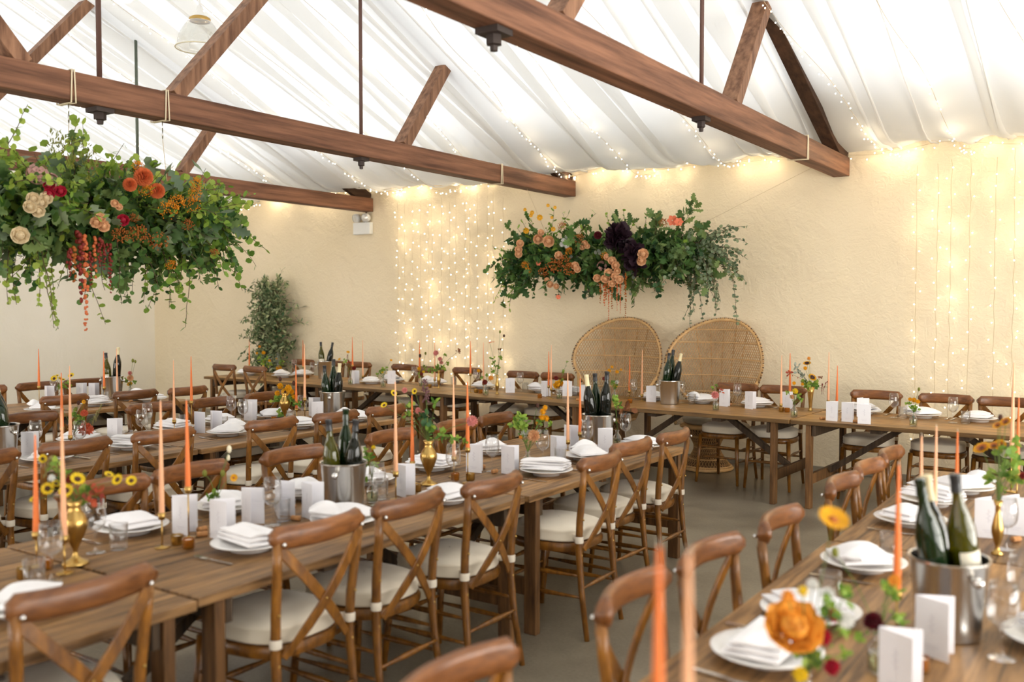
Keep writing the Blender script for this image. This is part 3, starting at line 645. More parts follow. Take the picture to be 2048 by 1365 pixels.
THINGS=[('bucket','C',-3.172,3.255),('bucket','C',-3.108,5.671),('bucket','B',-5.957,3.058),('bucket','B',-5.865,5.885),('bucket','A',-9.056,5.837),('bucket','H',-9.12,9.02),('bucket','H',-3.917,8.636),('bucket','D',-0.465,3.031),('gobletvase','C',-3.36,2.0),('gobletvase','C',-3.246,3.991),('gobletvase','B',-6.047,5.501),('slimvase','H',-6.95,8.74),('slimvase','H',-5.94,8.51),('trumpetvase','H',-2.57,8.82),('slimvase','D',-0.46,4.13),('slimvase','H',-10.23,8.92),('bud','C',-3.51,2.777),('bud','C',-3.19,3.473),('bud','C',-3.05,4.69),('bud','B',-5.985,3.567),('bud','A',-8.964,5.985),('bud','A',-9.335,5.432),('bud','H',-10.34,9.321),('bud','H',-7.59,8.47),('bud','H',-7.25,8.78),('bud','H',-5.98,8.35),('bud','H',-5.08,8.42),('bud','H',-4.57,8.7),('bud','H',-3.32,8.36),('bud','H',-2.54,8.23),('bud','H',-1.54,8.16),('bud','D',-0.57,2.61),('wine','C',-3.222,1.825),('wine','C',-3.45,2.139),('wine','C',-3.224,2.855),('wine','C',-3.117,3.431),('wine','C',-3.171,4.115),('wine','C',-3.191,4.52),('wine','C',-3.07,4.89),('wine','C',-3.076,5.465),('wine','C',-3.05,5.975),('wine','B',-6.16,3.4),('wine','B',-5.902,3.558),('wine','B',-6.14,4.19),('wine','B',-6.475,4.47),('wine','B',-6.431,5.25),('wine','B',-6.131,5.125),('wine','B',-5.982,5.639),('wine','B',-6.05,5.975),('wine','A',-9.325,5.348),('wine','A',-9.236,5.874),('wine','A',-9.189,5.975),('wine','H',-10.56,9.32),('wine','H',-10.01,9.29),('wine','H',-9.317,8.982),('wine','H',-5.932,8.963),('wine','H',-4.407,8.809),('wine','H',-3.87,8.814),('wine','H',-3.311,8.897),('wine','H',-1.801,8.68),('wine','H',-1.31,8.59),('wine','H',-6.672,9.123),('wine','H',-7.6,9.07),('wine','D',-0.307,2.908),('wine','D',-0.3,3.31),('wine','D',-0.44,4.23),('tumbler','C',-3.42,2.221),('tumbler','C',-3.188,1.745),('tumbler','C',-3.251,2.937),('tumbler','C',-2.974,4.945),('tumbler','C',-3.199,3.549),('tumbler','B',-5.921,3.929),('tumbler','B',-6.409,4.748),('tumbler','B',-6.05,4.86),('tumbler','B',-5.947,5.479),('tumbler','A',-8.77,5.57),('tumbler','A',-8.887,5.982),('tumbler','H',-5.848,8.941),('tumbler','H',-5.121,8.828),('tumbler','H',-3.708,8.701),('tumbler','H',-1.719,8.65),('tumbler','H',-1.21,8.57),('tumbler','H',-7.06,9.177),('tumbler','D',-0.844,3.144),('tumbler','D',-0.799,3.812),('card','C',-3.434,2.533),('card','C',-3.23,2.57),('card','C',-3.323,2.806),('card','C',-3.332,3.002),('card','C',-3.199,3.056),('card','C',-3.169,3.681),('card','C',-3.274,4.447),('card','C',-3.069,4.513),('card','C',-3.052,5.015),('card','C',-3.253,5.525),('card','C',-2.972,5.515),('card','B',-6.0,3.261),('card','B',-6.199,3.996),('card','B',-6.046,4.607),('card','B',-5.994,4.723),('card','B',-6.454,5.466),('card','B',-6.348,5.369),('card','B',-5.826,5.661),('card','B',-6.14,5.91),('card','A',-9.274,5.25),('card','A',-9.308,5.627),('card','A',-9.206,5.704),('card','A',-9.308,5.958),('card','H',-8.251,8.661),('card','H',-7.838,8.893),('card','H',-5.93,8.74),('card','H',-5.38,8.61),('card','H',-5.183,8.745),('card','H',-4.754,8.389),('card','H',-4.163,8.711),('card','H',-3.39,8.74),('card','H',-3.099,8.651),('card','H',-2.8,8.82),('card','H',-2.194,8.15),('card','H',-2.066,8.154),('card','H',-2.06,8.61),('card','H',-1.917,8.088),('card','D',-0.54,4.41),('card','D',-0.45,4.53),('card','D',-0.475,2.828),('card','D',-0.5,2.49),('cork','C',-3.309,2.541),('cork','C',-3.387,2.6),('cork','C',-3.39,3.13),('cork','C',-3.202,2.974),('cork','C',-3.29,4.57),('cork','C',-3.143,4.477),('cork','C',-3.053,5.526),('cork','C',-3.118,4.967),('cork','H',-8.25,9.01),('cork','H',-5.98,8.85),('cork','H',-3.35,8.82),('cork','H',-2.28,8.18),('cork','H',-2.117,8.218),('cork','H',-1.987,8.13),('cork','H',-4.836,8.401),('cork','D',-0.528,2.89),('cork','D',-0.42,4.39),('cork','B',-5.99,4.29),('cork','A',-8.526,5.699),('tea_brass','C',-3.29,2.402),('tea_amber','C',-3.2,2.39),('tea_brass','C',-3.34,1.79),('tea_amber','C',-3.388,1.9),('tea_amber','C',-3.25,3.82),('tea_brass','C',-3.18,3.81),('tea_amber','C',-3.207,4.18),('tea_brass','C',-3.13,4.22),('tea_brass','C',-3.145,5.439),('tea_amber','H',-5.31,8.4),('tea_amber','H',-4.28,8.48),('tea_amber','H',-2.71,8.57),('tea_brass','H',-2.77,8.59),('tea_brass','H',-8.282,8.748),('tea_brass','H',-6.242,8.528),('tea_amber','H',-6.16,8.5),('tea_amber','H',-9.383,8.948),('tea_brass','H',-7.082,8.729),('tea_amber','D',-0.479,2.682),('tea_brass','D',-0.511,2.638),('tea_amber','B',-6.115,5.439),('plate','C',-3.63,2.42),('plate','C',-3.63,2.933),('plate','C',-2.98,2.52),('plate','C',-2.97,1.59),('plate','C',-2.963,3.043),('plate','C',-2.88,3.69),('plate','C',-2.868,4.611),('plate','C',-2.944,5.211),('plate','C',-2.846,5.811),('plate','C',-3.58,5.07),('plate','C',-3.53,4.37),('plate','C',-3.55,3.83),('plate','C',-3.57,3.37),('plate','B',-5.714,3.228),('plate','B',-5.737,3.85),('plate','B',-5.74,4.65),('plate','B',-5.61,5.26),('plate','B',-5.57,5.851),('plate','B',-6.3,4.581),('plate','B',-6.33,5.069),('plate','B',-6.257,5.573),('plate','B',-6.33,3.814),('plate','A',-8.516,5.309),('plate','A',-8.43,4.72),('plate','A',-8.42,5.856),('plate','A',-8.74,5.846),('plate','H',-10.48,8.86),('plate','H',-9.699,9.158),('plate','H',-9.749,8.842),('plate','H',-8.058,8.776),('plate','H',-7.973,9.084),('plate','H',-7.27,9.054),('plate','H',-6.494,9.017),('plate','H',-5.653,8.984),('plate','H',-5.264,8.968),('plate','H',-4.235,8.923),('plate','H',-3.682,8.9),('plate','H',-3.105,8.875),('plate','H',-2.092,8.831),('plate','H',-1.59,8.81),('plate','H',-1.14,8.79),('plate','D',-0.85,3.619),('plate','D',-0.85,2.53),('plate','D',-0.85,4.47),('plate','D',-0.77,5.41),('plate','D',-0.85,2.944),('plate','D',-0.85,4.98),('bud','C',-3.042,5.832),('bud','H',-8.17,8.51),('bud','D',-0.65,2.22),('plate','D',-0.176,3.1)]
CANDLES=[('C','o',-3.452,1.9,0.877,1.257),('C','p',-3.28,1.91,0.884,1.354),('C','p',-3.3,2.338,0.886,1.356),('C','o',-3.34,2.496,0.964,1.344),('C','p',-3.132,3.587,0.888,1.358),('C','o',-3.342,3.967,0.867,1.247),('C','p',-3.27,4.25,0.862,1.332),('C','o',-3.092,4.144,0.943,1.323),('C','p',-3.209,5.435,0.82,1.29),('C','o',-3.154,5.503,0.871,1.251),('B','o',-6.003,3.495,0.914,1.294),('B','p',-5.83,3.45,0.877,1.347),('B','p',-6.137,4.469,0.854,1.324),('B','o',-6.485,4.89,0.945,1.325),('B','o',-5.965,5.557,0.855,1.235),('B','p',-5.902,5.594,0.944,1.414),('A','o',-9.0,5.01,0.938,1.318),('A','p',-8.428,5.485,0.847,1.317),('A','o',-8.91,5.65,0.889,1.269),('H','o',-10.69,9.06,0.872,1.252),('H','o',-9.838,9.299,0.872,1.252),('H','o',-8.58,8.98,0.951,1.331),('H','p',-8.255,8.826,0.834,1.304),('H','o',-7.459,8.998,0.935,1.315),('H','p',-7.028,8.761,0.849,1.319),('H','o',-6.288,8.482,0.964,1.344),('H','p',-6.17,8.57,0.857,1.327),('H','o',-5.26,8.5,0.873,1.253),('H','p',-5.18,8.42,0.857,1.327),('H','o',-4.54,8.98,0.82,1.2),('H','p',-4.269,8.729,0.814,1.284),('H','p',-2.8,8.67,0.807,1.277),('H','o',-2.82,8.998,0.903,1.283),('H','p',-2.45,8.982,0.834,1.304),('H','o',-2.37,8.978,0.8,1.13),('D','p',-0.56,5.56,0.974,1.444),('D','o',-0.5,5.22,0.908,1.288),('D','o',-0.61,4.12,0.856,1.236),('D','p',-0.66,3.94,0.8,1.197),('D','o',-0.578,2.867,0.901,1.281),('D','p',-0.654,3.633,0.8,1.222)]
ARRANGEMENTS=[('C','gobletvase',-3.36,2.0,[('sunflower',0.016,0.004,1.089,0.059),('sunflower',-0.009,-0.026,1.047,0.057),('sunflower',-0.088,-0.055,1.051,0.05),('sunflower',0.148,0.086,1.088,0.047),('sunflower',0.126,0.064,1.108,0.038),('sunflower',0.176,0.125,1.081,0.042),('sunflower',-0.142,-0.042,1.159,0.035),('sunflower',-0.158,-0.07,1.003,0.035),('sunflower',-0.087,-0.022,1.065,0.038),('dahlia_red',-0.009,-0.015,1.087,0.027),('redleaf',0.061,0.057,1.036,0.057),('redleaf',0.055,0.03,1.011,0.057),('amaranth_red',0.101,0.052,1.016,0.042),('white',-0.057,-0.056,1.095,0.03),('leaf',-0.054,-0.043,1.135,0.057),('leaf',-0.004,0.045,1.02,0.067),('leaf',-0.071,-0.004,1.099,0.058),('grass',-0.118,-0.037,1.118,0.077)]),('C','gobletvase',-3.246,3.991,[('sunflower',-0.185,-0.076,1.263,0.042),('sunflower',-0.199,-0.14,1.201,0.041),('sunflower',-0.067,-0.037,1.277,0.036),('pink',0.186,0.152,1.109,0.066),('pink',-0.067,-0.007,1.166,0.039),('pink',-0.054,0.011,1.149,0.033),('pink',-0.139,-0.037,1.279,0.033),('plume',-0.002,-0.013,1.259,0.082),('plume',-0.035,0.011,1.311,0.061),('darkleaf',-0.017,0.018,1.09,0.094),('darkleaf',-0.018,0.006,1.132,0.077),('leaf',0.017,-0.002,1.061,0.066),('leaf',0.061,0.052,1.042,0.061),('leaf',0.135,0.068,1.018,0.055),('leaf',0.141,0.143,0.99,0.044),('leaf',-0.113,-0.025,1.193,0.055),('leaf',-0.111,-0.053,1.146,0.044),('leaf',0.031,0.025,1.217,0.05)]),('C','bud',-3.51,2.777,[('leaf',-0.037,0.015,0.875,0.051),('leaf',-0.027,-0.007,0.856,0.046),('gerbera',0.038,0.067,0.952,0.039),('pod',-0.072,-0.009,0.973,0.021),('pod',0.017,0.022,0.977,0.021),('tail',0.045,0.038,1.089,0.041),('tail',0.031,0.043,1.048,0.032)]),('C','bud',-3.19,3.473,[('leaf',-0.018,-0.009,0.962,0.055),('leaf',0.002,-0.016,0.997,0.05),('leaf',-0.021,-0.025,0.875,0.035),('leaf',-0.007,0.03,0.945,0.04),('yball',0.022,-0.011,1.041,0.025),('leaf',-0.014,-0.035,1.029,0.03)]),('C','bud',-3.05,4.69,[('leaf',-0.074,-0.026,1.045,0.078),('leaf',-0.024,-0.02,1.069,0.072),('leaf',-0.015,0.005,1.037,0.066),('leaf',-0.042,-0.019,1.017,0.072),('leaf',0.061,0.041,1.048,0.048),('leaf',0.088,0.113,1.027,0.036),('mum',0.081,0.045,1.109,0.045),('mum',0.088,0.066,1.068,0.045),('mum',0.074,0.039,1.076,0.039),('mum',0.043,0.053,1.042,0.039),('mum',0.087,0.057,1.135,0.033),('dahlia_peach',0.033,0.019,0.967,0.078),('white',-0.03,0.011,0.972,0.054),('pod',0.048,0.035,1.147,0.018),('orange',-0.039,-0.013,0.953,0.03)]),('C','bud',-3.042,5.832,[('leaf',-0.036,0.025,1.088,0.063),('leaf',-0.0,-0.02,1.052,0.063),('brownleaf',0.077,0.027,1.025,0.097),('brownleaf',0.043,0.017,1.01,0.07)]),('B','bud',-5.985,3.567,[('dahlia_coral',0.045,0.059,0.902,0.105),('dahlia_coral',0.044,0.051,1.015,0.054),('gerbera',0.064,0.037,1.098,0.03),('gerbera',-0.061,-0.042,1.041,0.027),('pod',0.038,0.014,1.092,0.02),('pod',0.006,0.014,1.046,0.02),('leaf',0.041,-0.001,0.966,0.06),('leaf',-0.017,0.017,1.011,0.054),('leaf',0.012,0.052,0.982,0.054),('grass',0.101,0.118,1.009,0.115),('grass',0.093,0.093,0.977,0.101)]),('B','gobletvase',-6.047,5.501,[('mum',-0.065,0.009,1.057,0.06),('mum',0.043,0.001,1.046,0.064),('gerbera_dark',0.008,-0.001,1.01,0.077),('mum',0.014,0.06,1.01,0.056),('mum',-0.072,-0.014,0.998,0.052),('mum',0.062,0.044,0.97,0.047),('leaf',-0.094,-0.017,0.945,0.078),('leaf',0.056,0.055,0.926,0.086),('leaf',-0.042,0.002,0.826,0.077),('leaf',0.016,0.002,0.941,0.094),('pod',-0.025,-0.026,1.122,0.026),('pod',0.058,0.05,1.086,0.026),('leaf',0.11,0.05,0.908,0.06)]),('A','bud',-8.964,5.985,[('dahlia_peach',0.003,0.002,0.971,0.07),('gerbera_dark',-0.036,0.021,0.903,0.065),('pink',0.001,-0.001,1.025,0.048),('pod',0.045,0.007,1.16,0.027),('pod',0.065,0.023,1.149,0.021),('leaf',-0.019,-0.032,0.95,0.054),('leaf',0.019,0.045,0.925,0.049),('orange',-0.03,-0.024,0.938,0.043)]),('A','bud',-9.335,5.432,[('sunflower',-0.053,-0.043,0.986,0.073),('sunflower',0.012,-0.015,0.987,0.047),('sunflower',-0.021,0.036,0.972,0.042),('sunflower',0.085,0.063,1.017,0.068),('sunflower',-0.022,-0.027,1.018,0.037),('leaf',0.047,0.001,0.909,0.073),('leaf',0.09,0.031,0.94,0.063),('leaf',-0.003,-0.024,0.898,0.063)]),('H','slimvase',-10.23,8.92,[('mum',-0.017,0.019,1.082,0.056),('mum',-0.063,-0.058,1.077,0.042),('mum',0.09,0.032,0.972,0.042),('leaf',-0.046,-0.02,1.02,0.07),('leaf',0.038,0.015,0.985,0.084),('leaf',0.034,0.072,0.912,0.085),('leaf',-0.001,-0.024,0.944,0.084),('orange',-0.057,-0.017,1.167,0.042),('silver',0.144,0.13,0.969,0.155)]),('H','bud',-10.34,9.321,[('mum',-0.009,-0.01,0.834,0.096),('leaf',-0.022,0.032,0.891,0.067),('leaf',0.028,0.025,0.93,0.059),('gerbera',-0.028,-0.03,0.975,0.037)]),('H','bud',-8.17,8.51,[('gerbera',-0.029,-0.008,1.165,0.05),('gerbera',-0.096,-0.089,1.079,0.043),('dahlia_red',0.037,0.028,0.966,0.056),('leaf',-0.049,-0.041,1.06,0.062),('redleaf',-0.039,0.019,1.038,0.075),('amaranth_red',-0.053,0.008,1.101,0.062)]),('H','bud',-7.59,8.47,[('leaf',-0.036,-0.016,0.947,0.06),('leaf',0.016,-0.019,0.974,0.06),('leaf',0.035,0.013,0.985,0.054),('leaf',-0.048,-0.047,0.912,0.048),('gerbera',0.085,0.048,1.087,0.036),('yball',0.002,-0.013,0.943,0.036)]),('H','bud',-7.25,8.78,[('mum',-0.046,0.01,0.977,0.049),('yball',0.033,0.001,0.944,0.036),('dahlia_red',0.018,-0.019,0.914,0.048),('leaf',-0.037,0.018,0.904,0.055),('leaf',0.028,0.035,0.997,0.055),('pod',-0.044,0.029,1.135,0.03),('pod',0.037,0.035,1.167,0.024)]),('H','slimvase',-6.95,8.74,[('pink',-0.054,0.017,1.176,0.072),('pink',-0.002,0.028,1.105,0.06),('pink',0.008,0.044,1.063,0.048),('leaf',0.038,0.064,1.153,0.048),('leaf',-0.017,-0.001,1.01,0.072),('leaf',-0.039,-0.051,0.971,0.071),('leaf',0.045,0.017,0.994,0.071),('brownleaf',0.17,0.167,1.2,0.054),('leaf',0.063,0.09,1.05,0.06),('leaf',-0.11,-0.028,0.979,0.06)]),('H','bud',-5.98,8.35,[('dahlia_red',-0.004,-0.01,0.904,0.061),('orange',0.037,0.047,0.946,0.061),('mum',-0.085,-0.02,1.028,0.039),('leaf',0.005,0.025,0.973,0.044),('leaf',-0.052,0.001,0.956,0.044)]),('H','slimvase',-5.94,8.51,[('leaf',-0.057,-0.018,1.155,0.05),('leaf',-0.042,0.0,1.099,0.056),('leaf',0.011,0.042,1.165,0.05),('leaf',-0.034,-0.031,1.023,0.056),('leaf',-0.015,0.039,1.058,0.05),('brownleaf',0.003,0.063,1.254,0.056),('pod',0.029,0.016,1.456,0.022),('pod',0.031,0.091,1.41,0.022),('amaranth_orange',-0.096,-0.0,1.32,0.067)]),('H','bud',-5.08,8.42,[('rose_yellow',-0.015,0.011,0.912,0.09),('dahlia_red',-0.016,-0.039,0.984,0.053),('leaf',0.006,0.047,0.953,0.042),('leaf',0.045,0.012,1.052,0.037),('leaf',0.043,0.087,1.153,0.026)]),('H','bud',-4.57,8.7,[('mum',-0.062,-0.013,1.063,0.047),('mum',-0.016,-0.032,1.103,0.037),('mum',0.025,0.002,1.055,0.042),('mum',0.044,0.055,1.074,0.031),('mum',-0.083,-0.04,0.98,0.037),('white',0.008,0.035,0.942,0.052),('leaf',-0.014,0.033,0.889,0.063),('leaf',-0.018,-0.027,0.945,0.052),('dahlia_red',-0.081,-0.086,0.983,0.042),('yball',-0.01,0.035,0.899,0.047)]),('H','bud',-3.32,8.36,[('pink',0.003,-0.032,0.905,0.08),('leaf',-0.041,0.014,0.97,0.038),('leaf',0.01,-0.015,0.994,0.033),('redleaf',0.032,0.056,0.937,0.047)]),('H','bud',-2.54,8.23,[('dahlia_peach',-0.025,0.015,0.934,0.049),('leaf',0.02,0.054,0.947,0.058),('leaf',0.047,0.043,0.914,0.049),('yball',-0.006,0.038,0.987,0.058),('mum',-0.0,-0.012,1.062,0.035),('mum',0.052,0.063,1.05,0.031),('leaf',-0.049,-0.037,0.982,0.035)]),('H','trumpetvase',-2.57,8.82,[('sun_dark',-0.043,0.024,1.199,0.08),('sun_dark',0.001,0.038,1.068,0.089),('mum',-0.049,-0.017,1.159,0.042),('orange',-0.021,0.01,1.248,0.042),('silverleaf',-0.106,-0.093,1.17,0.065),('silverleaf',-0.086,-0.081,1.119,0.065),('silverleaf',-0.066,-0.022,1.079,0.066),('leaf',0.001,0.01,0.995,0.094),('leaf',-0.047,0.011,1.011,0.085),('leaf',0.037,0.046,1.013,0.075),('leaf',-0.007,-0.026,0.969,0.066),('amaranth_red',0.093,0.061,0.967,0.113),('amaranth_red',0.124,0.116,0.979,0.122),('redleaf',-0.174,-0.099,1.116,0.066),('brownleaf',0.082,0.029,1.072,0.037)]),('H','bud',-1.54,8.16,[('mum',-0.004,0.036,0.97,0.045),('mum',-0.031,0.017,0.978,0.033),('mum',0.034,-0.003,0.963,0.037),('leaf',-0.006,0.007,0.919,0.066),('leaf',0.017,0.008,0.904,0.057),('leaf',-0.037,0.008,0.942,0.049),('pod',0.035,0.022,1.064,0.02)]),('D','slimvase',-0.46,4.13,[('sunflower_orange',-0.056,-0.041,1.183,0.071),('sunflower_orange',-0.019,0.006,1.19,0.052),('sunflower_orange',-0.002,0.058,1.191,0.048),('sunflower_orange',0.021,0.005,1.289,0.051),('sunflower_orange',-0.005,-0.012,1.275,0.043),('leaf',0.059,0.066,1.115,0.08),('leaf',0.008,0.052,1.072,0.08),('leaf',0.025,0.037,1.166,0.072),('leaf',0.07,0.055,1.058,0.067),('leaf',-0.016,0.033,1.052,0.068),('pod',-0.003,0.046,1.301,0.016),('dahlia_red',0.082,0.033,1.078,0.032),('leaf',0.047,0.084,1.192,0.06)]),('D','bud',-0.65,2.22,[('rose_orange',-0.021,-0.029,0.986,0.109),('dahlia_crimson',0.034,0.015,0.96,0.045),('dahlia_crimson',0.046,0.07,0.999,0.039),('dahlia_crimson',0.053,0.035,0.885,0.041),('white',0.032,0.06,1.05,0.041),('white',0.082,0.038,1.003,0.043),('white',0.0,0.046,1.073,0.034),('yball',-0.005,-0.017,1.07,0.031),('orange',-0.034,-0.039,1.059,0.036),('leaf',0.039,0.038,1.027,0.053),('leaf',0.076,0.051,1.06,0.048),('leaf',-0.004,0.007,0.9,0.053),('leaf',0.067,0.089,0.963,0.041),('leaf',0.022,0.039,0.896,0.048),('yball',-0.002,-0.038,0.879,0.04),('gerbera',0.049,0.039,1.239,0.081),('leaf',0.075,0.061,0.912,0.036)]),('D','bud',-0.57,2.61,[('dahlia_burgundy',-0.014,-0.004,0.896,0.057),('leaf',0.012,0.037,0.98,0.046),('leaf',0.033,0.031,0.971,0.04),('orange',0.038,0.002,1.016,0.037),('yball',0.03,0.004,0.872,0.029),('leaf',0.04,0.063,0.895,0.038),('leaf',-0.041,-0.035,0.86,0.035),('pod',-0.109,-0.036,1.08,0.016)])]

CHAIRS=[(a,b,{-5.645:-5.70}.get(c,c),d,e) for a,b,c,d,e in CHAIRS]
CANDLES+=[('D','o',-.55,1.18,1.03,1.41),('D','p',-.472,1.10,.96,1.43)]
CHAIRS.append(('B','near',-5.49,2.56,1.571)); CHAIRS.append(('A','far',-9.2,4.70,-1.571)); CHAIRS.append(('H','near',-8.75,8.48,0)) if False else None
def place_chair(tb,side,x,y,rz):
    c=CH if first[0] else copy_tree(CH)
    first[0]=False
    c.location=(x,y,0); c.rotation_euler=(0,0,rz+rnd.uniform(-.05,.05))
    lit={'near':'camera side','far':'far side'}[side]
    if tb=='H': side2='wall side' if side=='far' else 'room side'
    elif tb=='D': side2='left side'
    else: side2='right side' if side=='near' else 'left side'
    tag(c,'cross-back wooden chair, %s',"chair",'cross-back chairs',tb+'|'+side2,x if tb=='H' else y)
for a in CHAIRS: place_chair(*a)

# ------------------------------------------------------------------ tableware prototypes
def mk_plate():
    m=MB(); m.lathe([(.001,.008),(.070,.008),(.074,.0),(.079,.0),(.082,.014),(.125,.025),(.154,.033),(.156,.036),(.153,.038),(.115,.029),(.075,.022),(.001,.022)],M_PLATE,36); return m.build('dinner_plate')
def sheet(m,pts,z0,th,bulge,mat,wave=0,ph=0,nu=10):
    # a folded cloth layer over the quad pts (4 corners), rounded bulge
    a,b,c,d=[Vector((*p,0)) for p in pts]
    def f(u,v,top):
        p=a.lerp(b,u).lerp(d.lerp(c,u),v); e=min(u,1-u,v,1-v)*2; e=min(1,e*3)
        z=z0+(th+bulge*math.sin(PI*u)*math.sin(PI*v)+wave*math.sin(v*9+ph)*math.sin(u*3+1))*(.45+.55*math.sqrt(e)) if top else z0
        return Vector((p.x,p.y,z))
    m.grid(lambda u,v:f(u,v,True),nu,nu,mat); m.grid(lambda u,v:f(v,u,False),nu,nu,mat)
    for k in range(4):
        def g(u,v,k=k):
            uv=[(u,0),(1,u),(1-u,1),(0,1-u)][k]; return f(uv[0],uv[1],False).lerp(f(uv[0],uv[1],True),v)
        m.grid(g,nu,1,mat)
def mk_napkins():
    out=[]
    m=MB(); sheet(m,[(-.125,-.055),(.06,-.105),(.12,.03),(-.02,.115)],.022,.014,.016,M_NAP); sheet(m,[(-.10,-.045),(.055,-.09),(.105,.025),(-.02,.09)],.040,.010,.018,M_NAP,.003); out.append(m.build('folded_napkin'))
    m=MB()
    for k in range(3): sheet(m,[(-.12+.012*k,-.07+.012*k),(.11,-.075+.01*k),(.115-.01*k,.06),(-.11+.01*k,.075-.008*k)],.022+.014*k,.012,.006,M_NAP,.006,k)
    out.append(m.build('folded_napkin'))
    m=MB()
    for k in range(4): sheet(m,[(-.125,-.05+.02*k),(.10,-.075+.012*k),(.13,.05-.006*k),(-.085,.09-.01*k)],.022+.012*k,.010,.005,M_NAP,.009,k*1.7)
    out.append(m.build('folded_napkin'))
    m=MB(); sheet(m,[(-.13,-.04),(.03,-.12),(.13,.02),(.0,.10)],.022,.022,.026,M_NAP,.004); sheet(m,[(.0,-.03),(.14,.0),(.12,.07),(-.01,.10)],.045,.012,.03,M_NAP,.006,2); out.append(m.build('folded_napkin'))
    return out
def mk_wine():
    t=empty('wine_glass'); m=MB()
    m.lathe([(.036,.108),(.041,.125),(.0425,.15),(.040,.18),(.0345,.215),(.0338,.215),(.039,.18),(.0415,.15),(.040,.126),(.033,.109),(.018,.096),(.004,.090),(.001,.0895)],M_GLASS,24)
    m.lathe([(.001,.084),(.006,.086),(.022,.094),(.036,.108)],M_GLASS,24)
    m.build('bowl',t); m=MB(); m.lathe([(.007,.088),(.0042,.07),(.0038,.04),(.0048,.015),(.009,.006)],M_GLASS,12); m.build('stem',t)
    m=MB(); m.lathe([(.009,.006),(.036,.003),(.037,.0015),(.036,0),(.001,0)],M_GLASS,24); m.build('foot',t); return t
def mk_tumbler():
    m=MB(); m.lathe([(.001,0),(.031,0),(.034,.004),(.037,.105),(.0355,.105),(.0325,.014),(.001,.012)],M_GLASS,24); return m.build('water_tumbler')
def mk_card():
    t=empty('menu_card'); h=.165; w=.105
    for s in (-1,1):
        m=MB(); a=math.radians(24)*s; n=1
        p0=Vector((0,0,0)); p1=Vector((w*math.cos(a),w*math.sin(a),0)); th=Vector((-math.sin(a),math.cos(a),0))*.0009
        vs=[p0,p1,p1+Vector((0,0,h)),p0+Vector((0,0,h))]; vs=vs+[v+th for v in vs]
        m.add(vs,[(0,1,2,3),(7,6,5,4),(0,4,5,1),(1,5,6,2),(2,6,7,3),(3,7,4,0)],M_CARD); lf=m.build('card_leaf',t,smooth=False)
        if s<0: lf0=lf
    # small printed sprig and lines of tiny print on the front leaf
    m=MB(); a=math.radians(-24); d=Vector((math.cos(a),math.sin(a),0)); nn=Vector((math.sin(a),-math.cos(a),0))*.0012
    def q(u,v,wu,hv,mat=M_INK):
        p=d*u*w+Vector((0,0,v*h))+nn; e=d*wu*w/2; f=Vector((0,0,hv*h/2)); m.add([p-e-f,p+e-f,p+e+f,p-e+f],[(0,1,2,3)],mat)
    q(.5,.55,.012,.3); 
    for k in range(5):
        q(.5+.05*(-1)**k,.46+.055*k,.07,.012)
    q(.5,.72,.03,.03); q(.5,.2,.42,.010); q(.5,.15,.3,.008)
    m.build('printed_sprig',lf0,smooth=False); return t
def mk_cork():
    m=MB(); m.lathe([(.001,-.022),(.0115,-.022),(.012,-.02),(.012,.02),(.0115,.022),(.001,.022)],M_CORK,14,(0,0,.012),ax=(1,0,0)); return m.build('wine_cork')
def mk_tea(mat,name):
    t=empty(name); m=MB(); m.lathe([(.001,0),(.021,0),(.024,.004),(.0255,.04),(.0235,.04),(.0215,.006),(.001,.005)],mat,20); m.build('holder',t,sharp=True)
    m=MB(); m.lathe([(.001,.008),(.019,.008),(.019,.033),(.001,.032)],M_WAX,16); m.tube([(0,0,.032),(.001,0,.039)],.0008,M_WICK,5); m.build('tealight',t,sharp=True); return t
def mk_fork():
    m=MB(); m.bar((0,-.10,.004),(0,.02,.006),.012,.0025,M_CUT); m.bar((0,.02,.006),(0,.045,.004),.007,.0025,M_CUT); m.box((0,.058,.005),(.022,.03,.002),M_CUT)
    for k in range(4): m.bar((-.0093+.0062*k,.072,.005),(-.0085+.0057*k,.108,.008),.003,.002,M_CUT)
    return m.build('fork',smooth=False)
def mk_knife():
    m=MB(); m.bar((0,-.11,.005),(0,-.01,.005),.013,.005,M_CUT); 
    m.add([(-.006,-.01,.003),(.007,-.01,.003),(.011,.05,.003),(.008,.095,.003),(-.004,.118,.003),(-.007,.05,.003)]+[(-.006,-.01,.006),(.007,-.01,.006),(.011,.05,.0045),(.008,.095,.0045),(-.004,.118,.0045),(-.007,.05,.006)],[(5,4,3,2,1,0),(6,7,8,9,10,11)]+[(i,(i+1)%6,6+(i+1)%6,6+i) for i in range(6)],M_CUT); return m.build('table_knife',smooth=False)
PR={}
def proto(k,f):
    if k not in PR: PR[k]=[f(),True]
    o,fresh=PR[k]
    if fresh: PR[k][1]=False; return o
    return copy_tree(o)
def napkin(i):
    if 'nap' not in PR: PR['nap']=[[o,True] for o in mk_napkins()]
    e=PR['nap'][i]
    if e[1]: e[1]=False; return e[0]
    return copy_tree(e[0])
OCC=[]
for k,tb,x,y in THINGS: OCC.append((tb,x,y,k))
for tb,c,x,y,a,b in CANDLES: OCC.append((tb,x,y,'candle'))
RAD=dict(plate=.157,wine=.04,tumbler=.038,bucket=.09,gobletvase=.05,slimvase=.03,trumpetvase=.04,bud=.03,card=.06,tea_brass=.026,tea_amber=.026,cork=.02,candle=.035)
def clear(tb,pts,ignore):
    for p in pts:
        for t,x,y,k in OCC:
            if t==tb and (x,y)!=ignore and math.hypot(p[0]-x,p[1]-y)<RAD.get(k,.04)+.012: return False
    return True
def keyof(tb,x,y): return x if tb=='H' else y
